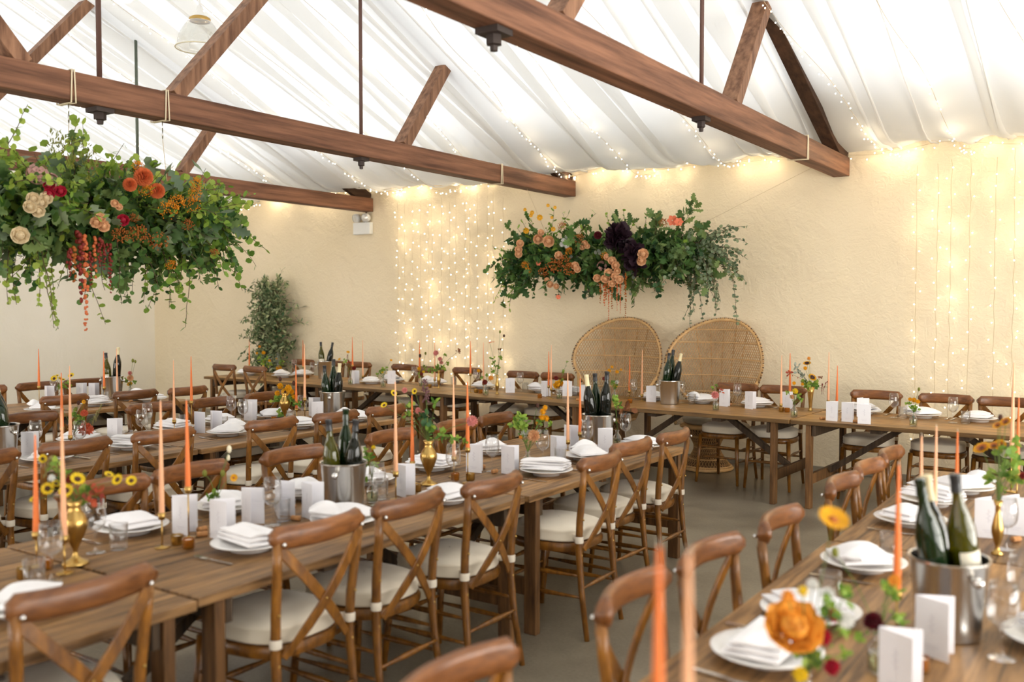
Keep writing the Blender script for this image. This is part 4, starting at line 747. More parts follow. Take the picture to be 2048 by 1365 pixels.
def side_of(tb,x,y):
    if tb=='H': return 'wall side' if y>hn(x)+.5 else 'room side'
    e=EDGE[tb]; return 'right side' if x>(e[0]+e[1])/2 else 'left side'
n_pl=0
for k,tb,x,y in THINGS:
    if k=='plate':
        o=proto('plate',mk_plate); o.location=(x,y,TT); tag(o,'white dinner plate, %s','plate','dinner plates',tb+'|'+side_of(tb,x,y),keyof(tb,x,y))
        sd=side_of(tb,x,y); face={'wall side':PI,'room side':0,'right side':PI/2,'left side':-PI/2}[sd]
        nk=napkin([0,3,1,0,3,0,2,3][n_pl%8]); n_pl+=1; nk.location=(x,y,TZ+.0185); nk.scale=(1.16,1.16,1.15); nk.rotation_euler=(0,0,face+rnd.uniform(-.5,.5)+rnd.choice((0,0,PI/2)))
        tag(nk,'white folded napkin, %s','napkin','folded napkins',tb+'|'+sd,keyof(tb,x,y))
        R=Matrix.Rotation(face,2)
        for nm,dx,f in (('fork',-.20,mk_fork),('knife',.20,mk_knife)):
            for dd in (0,-.06,-.11,.06):
                v=R@Vector((dx,-.03+dd)); p=(x+v.x,y+v.y)
                w1=R@Vector((0,.09)); pts=[p,(p[0]+w1.x,p[1]+w1.y),(p[0]-w1.x,p[1]-w1.y)]
                inside=all((EDGE[tb][0]+.02<q[0]<EDGE[tb][1]-.02) if tb!='H' else (hn(q[0])+.03<q[1]<hn(q[0])+1.0) for q in pts) 
                if tb!='H': inside=inside and all(q[1]<6.02 for q in pts)
                if inside and clear(tb,pts,None):
                    o=proto(nm,f); o.location=(p[0],p[1],TT+.0005); o.rotation_euler=(0,0,face+rnd.uniform(-.12,.12)); OCC.append((tb,p[0],p[1],'cork'))
                    tag(o,('silver fork, %s' if nm=='fork' else 'silver table knife, %s'),'fork' if nm=='fork' else 'knife','forks' if nm=='fork' else 'knives',tb+'|'+sd,keyof(tb,*p)); break
    elif k=='wine':
        o=proto('wine',mk_wine); o.location=(x,y,TT); tag(o,'clear stemmed wine glass, %s','wine glass','wine glasses',tb,keyof(tb,x,y))
    elif k=='tumbler':
        o=proto('tumbler',mk_tumbler); o.location=(x,y,TT); tag(o,'clear straight water tumbler, %s','tumbler','water tumblers',tb,keyof(tb,x,y))
    elif k=='card':
        o=proto('card',mk_card); a=rnd.uniform(-.5,.5)+{'H':0,'A':-.3,'B':-.2,'C':-.25,'D':-.3}[tb]+math.radians(25)
        o.location=(x-.045*math.cos(a),y-.045*math.sin(a),TT); o.rotation_euler=(0,0,a); tag(o,'white folded menu card standing upright, %s','menu card','menu cards',tb,keyof(tb,x,y))
    elif k=='cork':
        o=proto('cork',mk_cork); o.location=(x,y,TT); o.rotation_euler=(0,0,rnd.uniform(0,3)); tag(o,'wine cork lying on the boards, %s','cork','wine corks',tb,keyof(tb,x,y))
    elif k in('tea_brass','tea_amber'):
        o=proto(k,(lambda:mk_tea(M_BRASS,'brass_tealight_holder')) if k=='tea_brass' else (lambda:mk_tea(M_AMBER,'amber_tealight_holder'))); o.location=(x,y,TT)
        tag(o,('small brass tealight holder, %s' if k=='tea_brass' else 'small amber glass tealight holder, %s'),'tealight holder','tealight holders',tb,keyof(tb,x,y))

# candles in slim brass holders
def mk_candle(ln,r,mat,name):
    m=MB(); n=10; pts=[];rs=[]
    for i in range(n+1):
        u=i/n; pts.append((0,0,ln*u)); rs.append(r*(1-.82*u**1.15)+.0006)
    m.tube(pts,rs,mat,14); m.tube([(0,0,ln-.002),(0,.001,ln+.012)],.0009,M_WICK,5); return m.build(name,sharp=True)
for tb,c,x,y,zc,zt in CANDLES:
    h=zc-TZ
    t=empty('candlestick',(x,y,TT)); m=MB(); m.lathe([(.001,0),(.030,0),(.032,.003),(.028,.005),(.008,.006),(.004,.010)],M_BRASS,20); m.build('base',t)
    m=MB(); m.tube([(0,0,.006),(0,0,h-.012)],.0032,M_BRASS,8); m.build('stem',t)
    m=MB(); m.lathe([(.004,h-.014),(.014,h-.010),(.0155,h+.018),(.0138,h+.018),(.0135,h),(.001,h-.002)],M_BRASS,16); m.build('cup',t)
    tag(t,('slim brass candlestick holding an orange candle, %s' if c=='o' else 'slim brass candlestick holding a peach candle, %s'),'candlestick','brass candlesticks',tb,keyof(tb,x,y))
    o=proto('cand'+c,(lambda:mk_candle(.38,.0118,M_ORANGE,'taper_candle')) if c=='o' else (lambda:mk_candle(.47,.0112,M_PEACH,'taper_candle')))
    o.location=(x,y,zc+.004); o.rotation_euler=(rnd.uniform(-.006,.006),rnd.uniform(-.006,.006),0)
    tag(o,('short orange taper candle, %s' if c=='o' else 'tall peach taper candle, %s'),'candle','orange candles' if c=='o' else 'peach candles',tb,keyof(tb,x,y))

# wine buckets and bottles
def mk_bucket():
    t=empty('wine_bucket'); m=MB(); m.lathe([(.001,0),(.084,0),(.089,.004),(.092,.03),(.109,.225),(.115,.232),(.115,.238),(.108,.236),(.090,.03),(.001,.012)],M_STEEL,40); m.build('bucket_body',t,sharp=True)
    for s in (-1,1):
        m=MB(); m.tube([(s*.098,0,.19),(s*.118,0,.19)],.008,M_CUT,10); m.ball((s*.124,0,.19),.016,M_CUT,14,8); m.build('knob_handle',t)
    return t
def mk_bottle(mat,foil,label,name):
    t=empty(name); m=MB(); m.lathe([(.001,0),(.036,0),(.040,.006),(.0405,.16),(.038,.19),(.028,.225),(.018,.25),(.0145,.275),(.014,.318),(.0155,.32),(.0155,.333),(.012,.334)],mat,24); m.build('bottle_glass',t,sharp=True)
    m=MB(); h0=.262 if foil is M_FOILC else .285
    m.lathe([(.0175,h0),(.0152,h0+.02),(.0152,.318),(.0165,.321),(.0165,.334),(.001,.336)],foil,20); m.build('neck_foil',t,sharp=True)
    if label:
        m=MB(); N=12
        for i in range(N):
            pass
        a0=-1.0;a1=1.0; vs=[]
        for i in range(N+1):
            a=a0+(a1-a0)*i/N
            for z in (.045,.125): vs.append((.0412*math.sin(a),-.0412*math.cos(a),z))
        m.add(vs,[(2*i,2*i+2,2*i+3,2*i+1) for i in range(N)],M_LABEL); q=m.build('paper_label',t); q['label']='cream paper label'
    return t
BST=dict(g=(M_BOTG,M_FOIL,False,'green wine bottle with black foil'),c=(M_BOTD,M_FOILC,False,'dark wine bottle with cream foil'),d=(M_BOTD,M_FOIL,False,'dark wine bottle with black foil'),
 y=(M_BOTY,M_FOIL,True,'olive yellow wine bottle with black foil'),G=(M_BOTG,M_BOTG,False,'bright green wine bottle'))
# leaning bottles per bucket: style, direction in the picture plane (right +), lean, depth offset
BSETS=[('C',3.24,[('y',-.04,0,-.07),('G',0,0,-.03),('d',.04,0,-.07)]),('C',5.67,[('c',-.10,0,0),('g',-.05,0,0),('d',.02,0,.02)]),
 ('B',3.07,[('y',-.16,0,.03),('c',-.16,0,0),('g',-.16,0,-.02)]),('B',5.91,[('g',-.03,0,-.05),('g',.0,0,.0),('c',.06,0,-.03)]),
 ('A',6.35,[('y',-.04,0,-.03),('c',.06,0,.03)]),('H',0,[('y',-.02,0,-.02),('d',.16,0,-.02)]),('H',1,[('g',.12,0,0),('g',.14,0,.03),('c',.17,0,0)]),('D',3.02,[('G',-.17,0,-.03),('c',-.14,0,-.04),('y',-.17,0,-.02)])]
RV=Vector((math.cos(math.radians(34)),math.sin(math.radians(34)),0)); FV=Vector((-RV.y,RV.x,0))
bi=0
for k,tb,x,y in THINGS:
    if k!='bucket': continue
    o=proto('bucket',mk_bucket); o.location=(x,y,TT); o.rotation_euler=(0,0,[2.0,1.0,.3,-1,.6,.9,.6,2.4][bi])
    tag(o,'brushed steel wine bucket with bottles, %s','wine bucket','steel wine buckets',tb,keyof(tb,x,y))
    L3=BSETS[bi][2]
    for q_,(st,lean,dep,up) in enumerate(L3):
        mt,fo,lb,ds=BST[st]; b=proto('bot'+st,lambda:mk_bottle(mt,fo,lb,'wine_bottle'))
        ox,oy=((-.0447,-.0258),(.0,.0516),(.0447,-.0258))[q_] if len(L3)==3 else ((-.044,0),(.044,0))[q_]
        b.location=Vector((x,y,TZ+.155+up))+RV*ox+FV*oy
        sl=RV*lean+(FV*oy*.7)+RV*ox*.5
        q=Vector((0,0,1)).rotation_difference((Vector((0,0,1))+sl).normalized())
        b.location-=Vector((sl.x,sl.y,0))*.03
        zr=Matrix.Rotation(math.radians(34)+rnd.uniform(-.4,.4),3,'Z').to_quaternion()
        b.rotation_mode='QUATERNION'; b.rotation_quaternion=q@zr; b.scale=(1,1,1.08)
        tag(b,ds+' in %s','wine bottle','wine bottles',tb+'#'+str(bi),ox)
    bi+=1

# ------------------------------------------------------------------ vases
def mk_goblet():
    t=empty('brass_vase'); m=MB(); m.lathe([(.001,0),(.048,0),(.050,.005),(.044,.012),(.022,.022),(.010,.035),(.009,.055),(.018,.075),(.034,.11),(.046,.145),(.047,.165),(.036,.19),(.024,.205),(.022,.225),(.030,.245),(.028,.245),(.019,.225),(.001,.2)],M_BRASS,28); m.build('vase_body',t); return t
def mk_slim():
    t=empty('slim_brass_vase'); m=MB(); m.lathe([(.001,0),(.022,0),(.024,.004),(.012,.014),(.007,.028),(.014,.05),(.022,.085),(.023,.105),(.016,.14),(.010,.165),(.010,.19),(.018,.215),(.016,.215),(.008,.19),(.001,.18)],M_BRASS,24); m.build('vase_body',t); return t
def mk_trumpet():
    t=empty('trumpet_brass_vase'); m=MB(); m.lathe([(.001,0),(.020,0),(.022,.004),(.013,.012),(.014,.03),(.020,.10),(.028,.17),(.040,.225),(.038,.225),(.026,.17),(.001,.05)],M_BRASS,24); m.build('vase_body',t); return t
M_WATER=thin_glass('vase_water',(0.86,0.93,0.80),0.6)
def mk_bud():
    t=empty('glass_bud_vase'); m=MB(); m.lathe([(.001,0),(.026,0),(.030,.005),(.031,.055),(.026,.072),(.014,.085),(.012,.10),(.016,.112),(.0148,.112),(.0105,.10),(.0125,.085),(.0245,.071),(.0295,.055),(.0285,.007),(.001,.005)],M_GLASS,24); m.build('glass_body',t)
    m=MB(); m.lathe([(.001,.007),(.0275,.007),(.0285,.055),(.001,.056)],M_WATER,20); m.build('water',t); return t
NECK=dict(gobletvase=.24,slimvase=.21,trumpetvase=.22,bud=.108)
VD=dict(gobletvase=('brass goblet-shaped vase of flowers, %s',mk_goblet),slimvase=('slim brass bud vase, %s',mk_slim),trumpetvase=('trumpet-shaped brass vase, %s',mk_trumpet),bud=('small clear glass bud vase, %s',mk_bud))
for k,tb,x,y in THINGS:
    if k in VD:
        o=proto(k,VD[k][1]); o.location=(x,y,TT); tag(o,VD[k][0],'vase','flower vases',tb,keyof(tb,x,y))

# ------------------------------------------------------------------ flowers
def vdir(rg,up=.3):
    while True:
        v=Vector((rg.uniform(-1,1),rg.uniform(-1,1),rg.uniform(-1,1)+up))
        if .1<v.length<1.6: return v.normalized()
def disc_flower(m,c,n,R,pet,eye,np=14,er=.42,layers=2,cup=.12,rim=None):
    c=Vector(c); u,w,d=basis(n)
    for l in range(layers):
        for i in range(np):
            a=2*PI*(i+.5*l)/np; q=u*math.cos(a)+w*math.sin(a); m.petal(c+q*R*er*.6-d*.002*l,q+d*(.15+.12*l),d,R*(1-er*.5)*(1-.08*l),R*.42*14/np*.75,pet,cup)
    if eye: m.lathe([(.001,R*.16),(R*er*.6,R*.14),(R*er,R*.05),(R*er*.9,-R*.03)],eye,12,c,ax=d)
    if rim:
        for i in range(np): 
            a=2*PI*i/np; q=u*math.cos(a)+w*math.sin(a); m.petal(c+q*R*er*.5+d*.004,q+d*.3,d,R*.45,R*.22,rim,cup)
def dahlia(m,c,n,R,pet,dense=70):
    c=Vector(c); g=(1+5**.5)/2
    for i in range(dense):
        z=1-2*(i+.5)/dense*.72; a=2*PI*i/g; r=math.sqrt(max(0,1-z*z)); u,w,d=basis(n); q=(u*math.cos(a)+w*math.sin(a))*r+d*z
        m.petal(c+q*R*.35,q,d if z<.9 else u,R*.68,R*.36,pet,.18)
    m.ball(c,R*.55,pet,8,6)
def rose(m,c,n,R,pet):
    c=Vector(c); u,w,d=basis(n)
    m.ball(c+d*R*.05,R*.62,pet,12,8)
    for i in range(12):
        a=2.4*i; q=u*math.cos(a)+w*math.sin(a); m.petal(c+q*R*.05*i**.8+d*R*.25,d+q*.1,-q,R*.5,R*.5,pet,-.2)
    for l,(k,rr,ln,op) in enumerate(((4,.30,.75,.10),(5,.46,.85,.22),(6,.62,.95,.42),(8,.74,1.0,.75))):
        for i in range(k):
            a=2*PI*(i+.37*l)/k; q=u*math.cos(a)+w*math.sin(a)
            m.petal(c+q*R*rr*.55-d*R*.55,q*op+d,-q,R*ln*1.25,R*1.05*(.7+.12*l),pet,-.22)
def spray(m,c,n,R,pet,k=60,r=.12,rg=rnd):
    c=Vector(c)
    for i in range(k):
        v=vdir(rg)*R*rg.uniform(.5,1); m.ball(c+v,R*r,pet,5,3)
    for i in range(8): m.tube([c-Vector(n)*R,c+vdir(rg)*R*.8],.0008,M_STEM,4)
def strand(m,c,L,r,pet,droop=(0,0,-1),rg=rnd,curl=0):
    if not curl and droop==(0,0,-1): r*=1.5
    p=Vector(c); n=max(8,int(L/(r*1.3))); d=Vector(droop); side=Vector((rg.uniform(-1,1),rg.uniform(-1,1),0))*curl
    for i in range(n):
        u=i/n; p=p+(d+side*(1-u)+Vector((0,0,-.02*i if curl else 0))).normalized()*L/n; rr=r*(1-.55*u)*rg.uniform(.8,1.15)
        for k in range(3): m.ball(p+Vector((rg.uniform(-1,1),rg.uniform(-1,1),rg.uniform(-1,1)))*rr*.6,rr*.62,pet,5,3)
FDEF=dict(sunflower='yellow flower with brown centre',sunflower_orange='orange flower with brown centre',dahlia_red='dark red dahlia',sun_dark='dark sunflower with yellow rim',pink='pink dahlia',gerbera='orange daisy flower',gerbera_dark='orange daisy with dark centre',mum='golden yellow flower',
 orange='orange blossom',white='white blossom',yball='small yellow ball flower',dahlia_peach='peach dahlia',dahlia_coral='coral dahlia',rose_yellow='yellow rose',rose_orange='large orange rose',dahlia_crimson='crimson flower',dahlia_burgundy='burgundy ball dahlia',
 amaranth_red='dark red amaranth tassel',amaranth_orange='rust amaranth tassel',plume='mauve flower plume')
PN=dict(sunflower='sunflower',sunflower_orange='sunflower',sun_dark='sunflower',dahlia_red='dahlia',pink='dahlia',gerbera='daisy',gerbera_dark='daisy',mum='chrysanthemum',orange='blossom',white='blossom',yball='ball_flower',dahlia_peach='dahlia',dahlia_coral='dahlia',rose_yellow='rose',rose_orange='rose',dahlia_crimson='dahlia',dahlia_burgundy='dahlia',amaranth_red='amaranth_tassel',amaranth_orange='amaranth_tassel',plume='flower_plume',pod='seed_head',tail='bunny_tail',silver='silver_branch',grass='grass_plume')
def bloom(kind,c,n,R,rg):
    m=MB(); c=Vector(c)
    if kind=='sunflower': disc_flower(m,c,n,R,PET['yellow'],M_EYE,13,.42)
    elif kind=='sunflower_orange': disc_flower(m,c,n,R,PET['gold'],M_EYE,13,.42,2,.12,PET['rust'])
    elif kind=='sun_dark': disc_flower(m,c,n,R,PET['gold'],M_EYE,12,.38,2,.15,PET['plum'])
    elif kind=='gerbera': disc_flower(m,c,n,R,PET['gold'],PET['rust'],16,.3)
    elif kind=='gerbera_dark': disc_flower(m,c,n,R,PET['gold'],M_EYE,14,.3)
    elif kind in('mum',): dahlia(m,c,n,R,PET['gold'],34)
    elif kind=='orange': dahlia(m,c,n,R,PET['orange'],28)
    elif kind=='yball': dahlia(m,c,n,R,PET['yellow'],26)
    elif kind=='white': dahlia(m,c,n,R,PET['white'],22)
    elif kind=='pink': dahlia(m,c,n,R,PET['pink'],54)
    elif kind=='dahlia_red': dahlia(m,c,n,R,PET['red'],46)
    elif kind=='dahlia_peach': dahlia(m,c,n,R,PET['peach'],60)
    elif kind=='dahlia_coral': dahlia(m,c,n,R,PET['coral'],70)
    elif kind=='dahlia_crimson': dahlia(m,c,n,R,PET['crim'],46)
    elif kind=='dahlia_burgundy': dahlia(m,c,n,R,PET['burg'],80)
    elif kind=='rose_yellow': rose(m,c,n,R,PET['gold'])
    elif kind=='rose_orange': rose(m,c,n,R,PET['orange'])
    elif kind=='amaranth_red': strand(m,c+Vector((0,0,R)),R*2.2,.008,PET['red'],rg=rg,curl=.8)
    elif kind=='amaranth_orange': strand(m,c+Vector((-R*.6,0,R*.3)),R*2.4,.008,PET['brick'],(.8,0,.2),rg=rg,curl=.2)
    elif kind=='plume': 
        for i in range(50): m.ball(c+Vector((rg.uniform(-.4,.4)*R,rg.uniform(-.4,.4)*R,rg.uniform(-1,1)*R)),R*.13,PET['mauve'],5,3)
    elif kind=='pod': m.ball(c,max(R*1.1,.009),M_EYE if rg.random()<.4 else LEAF['olive'],7,5,1.5)
    elif kind=='tail': m.ball(c,R*.55,M_TAIL,10,7,1.7)
    elif kind=='grass':
        for i in range(60):
            z=rg.uniform(-1,1); b=c+Vector((.35*z*R,.2*z*R,z*R)); m.petal(b,Vector((rg.uniform(-.5,.9),rg.uniform(-.5,.5),1)),vdir(rg),.022,.003,M_GRASS)
    elif kind=='silver':
        for i in range(70):
            z=rg.uniform(-1,1); b=c+Vector((0,0,z*R*1.3)); q=vdir(rg); m.petal(b,q+Vector((0,0,.5)),vdir(rg),R*.5,R*.10,LEAF['silverleaf'])
    return m
for ai,(tb,vk,vx,vy,bl) in enumerate(ARRANGEMENTS):
    rg=random.Random(100+ai); t=empty('flower_arrangement',(vx,vy,TZ+.02)); hz=NECK[vk]
    O=Vector((vx,vy,TZ+.02)); stems=MB(); fol={}
    neck=Vector((0,0,hz-.02)); tocam=Vector((0,0,1.75))-O; tocam.normalize(); names=[]
    for k,dx,dy,z,d in bl:
        p=Vector((dx,dy,z-O.z)); 
        if p.z<neck.z-.03 and k not in('leaf','redleaf','brownleaf'): pass
        q=neck.lerp(p,.5)+Vector((0,0,.02)); st=[neck-Vector((rg.uniform(-.006,.006),rg.uniform(-.006,.006),min(.12 if vk=='bud' else .05,neck.z))),neck,q,p]
        thick=.0014
        stems.tube(st,thick,M_STEM if k not in('silver','brownleaf') else M_TWIG,5)
        if k in('leaf','darkleaf','redleaf','brownleaf','silverleaf'):
            mm=fol.setdefault(k,MB()); R=d*.5
            nl=10 if k=='leaf' else 7
            for i in range(nl):
                b=p+Vector((rg.uniform(-1,1),rg.uniform(-1,1),rg.uniform(-.8,.8)))*R*.5
                v=vdir(rg,.2); mm.petal(b,v,(tocam+vdir(rg)*.7),R*rg.uniform(.85,1.35),R*rg.uniform(.5,.85),LEAF['lime' if (k=='leaf' and (ai+i)%3==0) else k],.1)
            # little leaves along the stem
            for u in (.35,.6,.85):
                b=neck.lerp(p,u); mm.petal(b,vdir(rg,.4),tocam,max(R*.5,.012),max(R*.25,.006),LEAF[k],.1)
        else:
            n=(tocam*.8+vdir(rg)*.55+Vector((0,0,.3))).normalized()
            mb=bloom(k,p,n,max(d*.5,.009),rg)
            if mb.v:
                o=mb.build(PN[k],t)
                if k in FDEF: o['label']=FDEF[k]; names.append(FDEF[k])
    stems.build('stems',t)
    fm=MB()
    for k,mm in fol.items(): mm.build({'leaf':'foliage','darkleaf':'foliage','redleaf':'red_foliage','brownleaf':'brown_foliage','silverleaf':'silver_foliage'}[k],t)
    col=[]
    for nme in names:
        w=nme.split(' ')
        for cc in ('yellow','orange','red','pink','peach','coral','white','crimson','burgundy','golden','rust','mauve'):
            if cc in w and cc not in col: col.append(cc)
    c2=' and '.join(col[:2]) if col else 'green'
    tag(t,'posy of %s flowers in a vase, %%s'%c2,'flowers','table flower arrangements',tb,keyof(tb,vx,vy))

# ------------------------------------------------------------------ hanging flower clouds
def branch(stm,fol,p0,d,L,leaf,kind,rg,grav=.5,size=.05,dens=16,spread=1,bare=.12):
    pts=[Vector(p0)]; d=Vector(d).normalized(); p=Vector(p0); n=9
    for i in range(n):
        d=(d+Vector((rg.uniform(-.18,.18),rg.uniform(-.18,.18),rg.uniform(-.12,.12)-grav*.14))).normalized(); p=p+d*L/n; pts.append(p.copy())
    stm.tube(pts,[.0035*(1-.7*i/n)+.0006 for i in range(n+1)],M_TWIG,4)
    for i in range(dens):
        u=bare+(1-bare)*(i+rg.random())/dens; k=min(int(u*n),n-1); b=pts[k].lerp(pts[k+1],u*n-k); dd=(pts[k+1]-pts[k]).normalized()
        s=(vdir(rg,0)*1.0+dd*.6).normalized(); sz=size*rg.uniform(.65,1.2)*(1-.3*u)
        nr=vdir(rg,.6)
        if kind=='oak': fol.oak(b,s,nr,sz*1.7,sz*1.25,leaf)
        elif kind=='round': fol.petal(b,s,nr,sz,sz*.95,leaf,.08)
        else: fol.petal(b,s,nr,sz*1.4,sz*.5,leaf,.1)
    return pts
def flower_cloud(name,center,length,axis,lab,plan,seed,blooms,wires,fill):
    rg=random.Random(seed); t=empty(name,center); A=Vector(axis)
    m=MB(); m.tube([A*(-length*.42),A*(length*.42)],.02,M_TWIG,8); m.build('support_pole',t)
    stm=MB(); F={}
    for cnt,(ua,ub),leaf,kind,(la,lb),grav,size,dens,zb,pname in plan:
        cnt=int(cnt*1.35); size*=1.18
        mm=F.setdefault(pname,MB())
        for i in range(cnt):
            u=rg.uniform(ua,ub); p0=A*(u*length/2)+Vector((rg.uniform(-.08,.08),rg.uniform(-.08,.08),rg.uniform(-.1,.1)))
            d=vdir(rg,0); d=(d+A*u*1.1+Vector((0,0,zb))).normalized()
            branch(stm,mm,p0,d,rg.uniform(la,lb),LEAF[leaf],kind,rg,grav,size,dens)
    for kind,leaf,cnt,ex,sz,pname in fill:
        mm=F.setdefault(pname,MB())
        for i in range(cnt):
            q=vdir(rg,0)*rg.uniform(.25,1)**.5; u=rg.uniform(-1,1)
            p=A*(u*length*.5*ex[3])+Vector((q.x*ex[0],q.y*ex[1],q.z*ex[2]*(1-.35*abs(u))+ex[4]))
            d=(q+vdir(rg,-.2)*.8+A*u*.3).normalized(); z=sz*rg.uniform(.7,1.25)
            if kind=='oak': mm.oak(p,d,vdir(rg,.5),z*1.7,z*1.3,LEAF[leaf])
            elif kind=='round': mm.petal(p,d,vdir(rg,.5),z,z*.95,LEAF[leaf],.08)
            else: mm.petal(p,d,vdir(rg,.5),z*1.5,z*.5,LEAF[leaf],.1)
    for k,mm in F.items(): mm.build(k,t)
    stm.build('branches',t)
    for (kind,x,y,z,R) in blooms:
        tc=(Vector((0,0,1.75))-Vector((x,y,z))).normalized(); p=Vector((x,y,z))-Vector(center)+tc*.10; n=tc+vdir(rg)*.3
        mb=MB(); lab2=None
        if kind=='terra': dahlia(mb,p,n,R,PET['brick'],110); nm='dahlia'; lab2='terracotta pompom dahlia'
        elif kind=='creamrose': rose(mb,p,n,R,PET['cream']); nm='rose'; lab2='cream peach rose'
        elif kind=='peachrose': rose(mb,p,n,R,PET['peach']); nm='rose'; lab2='peach rose'
        elif kind=='redball': rose(mb,p,n,R,PET['crim']); nm='rose'; lab2='small crimson rose'
        elif kind=='burg': dahlia(mb,p,n,R,PET['burg'],70); nm='dahlia'; lab2='burgundy ball dahlia'
        elif kind=='dusty':
            nm='hydrangea'; lab2='dusty pink hydrangea head'
            for i in range(26): q=vdir(rg); disc_flower(mb,p+q*R*.8,q,R*.28,PET['dusty'],None,4,.1,1)
        elif kind=='berry': spray(mb,p,n,R,M_BERRY,110,.075,rg); nm='berry_cluster'; lab2='orange berry cluster'
        elif kind=='rust': spray(mb,p,n,R,PET['rust'],90,.085,rg); nm='berry_cluster'; lab2='rust brown flower cluster'
        elif kind=='yellow': disc_flower(mb,p,n,R,PET['gold'],None,9,.15,2); nm='yellow_flower'; lab2='small yellow flower'
        elif kind=='plum':
            nm='plum_foliage'; lab2='dark plum foliage'
            for i in range(60): q=vdir(rg); mb.petal(p+q*R*.5*rg.random(),q,vdir(rg),R*.75,R*.7,PET['plum'],.25)
        elif kind=='yheads':
            nm='olive_flower_spike'; lab2='olive green flower spikes'
            for i in range(70): mb.petal(p+Vector((rg.uniform(-.5,.5),rg.uniform(-.5,.5),rg.uniform(-1,1)))*R,vdir(rg,1.4),vdir(rg),R*.32,R*.10,LEAF['olive'],.2)
        elif kind=='white': dahlia(mb,p,n,R,PET['white'],26); nm='blossom'; lab2='white blossom'
        elif kind=='lily': disc_flower(mb,p,n,R,PET['coral'],None,6,.1,1); nm='lily'; lab2='coral lily'
        o=mb.build(nm,t); o['label']=lab2
    for (x,y,z0,z1,r,c) in wires['strands']:
        mb=MB(); strand(mb,Vector((x,y,z0))-Vector(center),z0-z1,r,PET[c],rg=rg); o=mb.build('amaranth_tassel',t); o['label']='hanging amaranth tassel'
    for a,b in wires['lines']:
        mb=MB(); mb.tube([Vector(a)-Vector(center),Vector(b)-Vector(center)],.0022,M_WIRE,5); mb.build('hanging_line',t)
    tag(t,lab,'hanging flowers','hanging flower clouds'); return t,stm,rg
def leafy(*a): return a
c1=(-5.75,3.62,2.36)
b1=[('terra',-5.45,3.76,2.59,.062),('terra',-5.45,3.66,2.53,.045),('terra',-5.45,3.86,2.51,.052),
('creamrose',-5.45,3.02,2.38,.030),('creamrose',-5.45,3.07,2.36,.030),('creamrose',-5.45,3.05,2.31,.030),('creamrose',-5.45,3.10,2.39,.030),('creamrose',-5.45,3.00,2.33,.03),('creamrose',-5.47,2.95,2.16,.04),
('peachrose',-5.45,3.42,2.27,.028),('peachrose',-5.45,3.47,2.25,.03),('peachrose',-5.45,3.45,2.30,.025),('peachrose',-5.45,3.55,2.40,.02),('peachrose',-5.45,3.58,2.38,.018),
('redball',-5.45,3.12,2.47,.026),('redball',-5.45,3.12,2.42,.026),('redball',-5.45,3.19,2.44,.028),('redball',-5.47,3.62,2.30,.03),
('dusty',-5.45,3.05,2.53,.07),('dusty',-5.45,3.13,2.50,.05),
('berry',-5.45,4.18,2.59,.05),('berry',-5.45,4.02,2.45,.06),('berry',-5.45,3.95,2.39,.07),('berry',-5.45,4.14,2.44,.06),('berry',-5.45,3.78,2.50,.05),('berry',-5.45,4.16,2.52,.05),('berry',-5.5,3.75,2.66,.045),
('rust',-5.5,3.75,2.22,.07),('rust',-5.5,3.9,2.18,.07),('rust',-5.5,3.62,2.2,.06),('rust',-5.45,4.10,2.30,.05),('rust',-5.45,4.32,2.12,.035),('berry',-5.5,4.0,2.02,.04),('rust',-5.5,3.72,2.32,.04),
('yheads',-5.55,3.30,2.68,.10),('yheads',-5.55,3.22,2.74,.08),('yheads',-5.55,3.46,2.62,.10),('yheads',-5.55,3.40,2.70,.07)]
plan1=[(26,(-1.1,-.2),'lime','round',(.45,.85),.25,.050,20,.55,'lime_foliage'),(30,(-.6,1.0),'lime','round',(.35,.62),.3,.055,18,.8,'lime_foliage'),
(40,(-1,1),'oak','oak',(.3,.55),.6,.075,12,.1,'oak_foliage'),(34,(-1,1),'deep','round',(.3,.6),.8,.055,18,-.3,'deep_green_foliage'),(26,(-.9,-.3),'lime','round',(.45,.75),1.0,.042,24,-.5,'eucalyptus_foliage'),
(26,(.3,1.0),'leaf','round',(.4,.72),.8,.055,18,-.3,'eucalyptus_foliage'),(30,(-1,1),'leaf','long',(.3,.6),.5,.055,16,.2,'long_leaf_foliage'),(20,(.1,.8),'deep','round',(.4,.62),1.2,.06,16,-.8,'deep_green_foliage'),(14,(-1,1),'sage','oak',(.28,.5),.4,.10,7,.1,'oak_foliage')]
w1=dict(strands=[(-5.45,3.34,2.2,1.60,.017,'brick'),(-5.45,3.31,2.24,1.78,.02,'red'),(-5.45,3.27,2.12,1.90,.014,'rust'),(-5.45,3.24,2.1,1.93,.013,'red'),(-5.45,3.41,2.2,1.93,.016,'brick'),(-5.45,3.38,2.1,1.88,.012,'red'),(-5.45,3.51,2.15,1.83,.012,'red'),(-5.45,3.47,2.15,1.98,.011,'red'),(-5.43,3.43,2.18,2.0,.014,'red')],
 lines=[((-5.80,3.46,2.93),(-5.78,3.42,2.40)),((-5.80,4.16,2.93),(-5.78,4.20,2.40))])
t1,_,_=flower_cloud('flower_cloud',c1,1.75,(0,1,0),'large leafy flower cloud with terracotta dahlias hanging from the middle beam at left',plan1,11,b1,w1,[('oak','oak',420,(.34,.3,.30,.95,-.02),.075,'oak_foliage'),('round','deep',700,(.34,.3,.30,1.0,-.06),.062,'deep_green_foliage'),('round','leaf',420,(.38,.3,.34,1.05,.0),.06,'eucalyptus_foliage'),('round','lime',260,(.32,.3,.28,.9,.16),.06,'lime_foliage'),('oak','sage',60,(.38,.3,.30,.8,0),.085,'oak_foliage')])
c2=(-4.93,9.15,2.30)
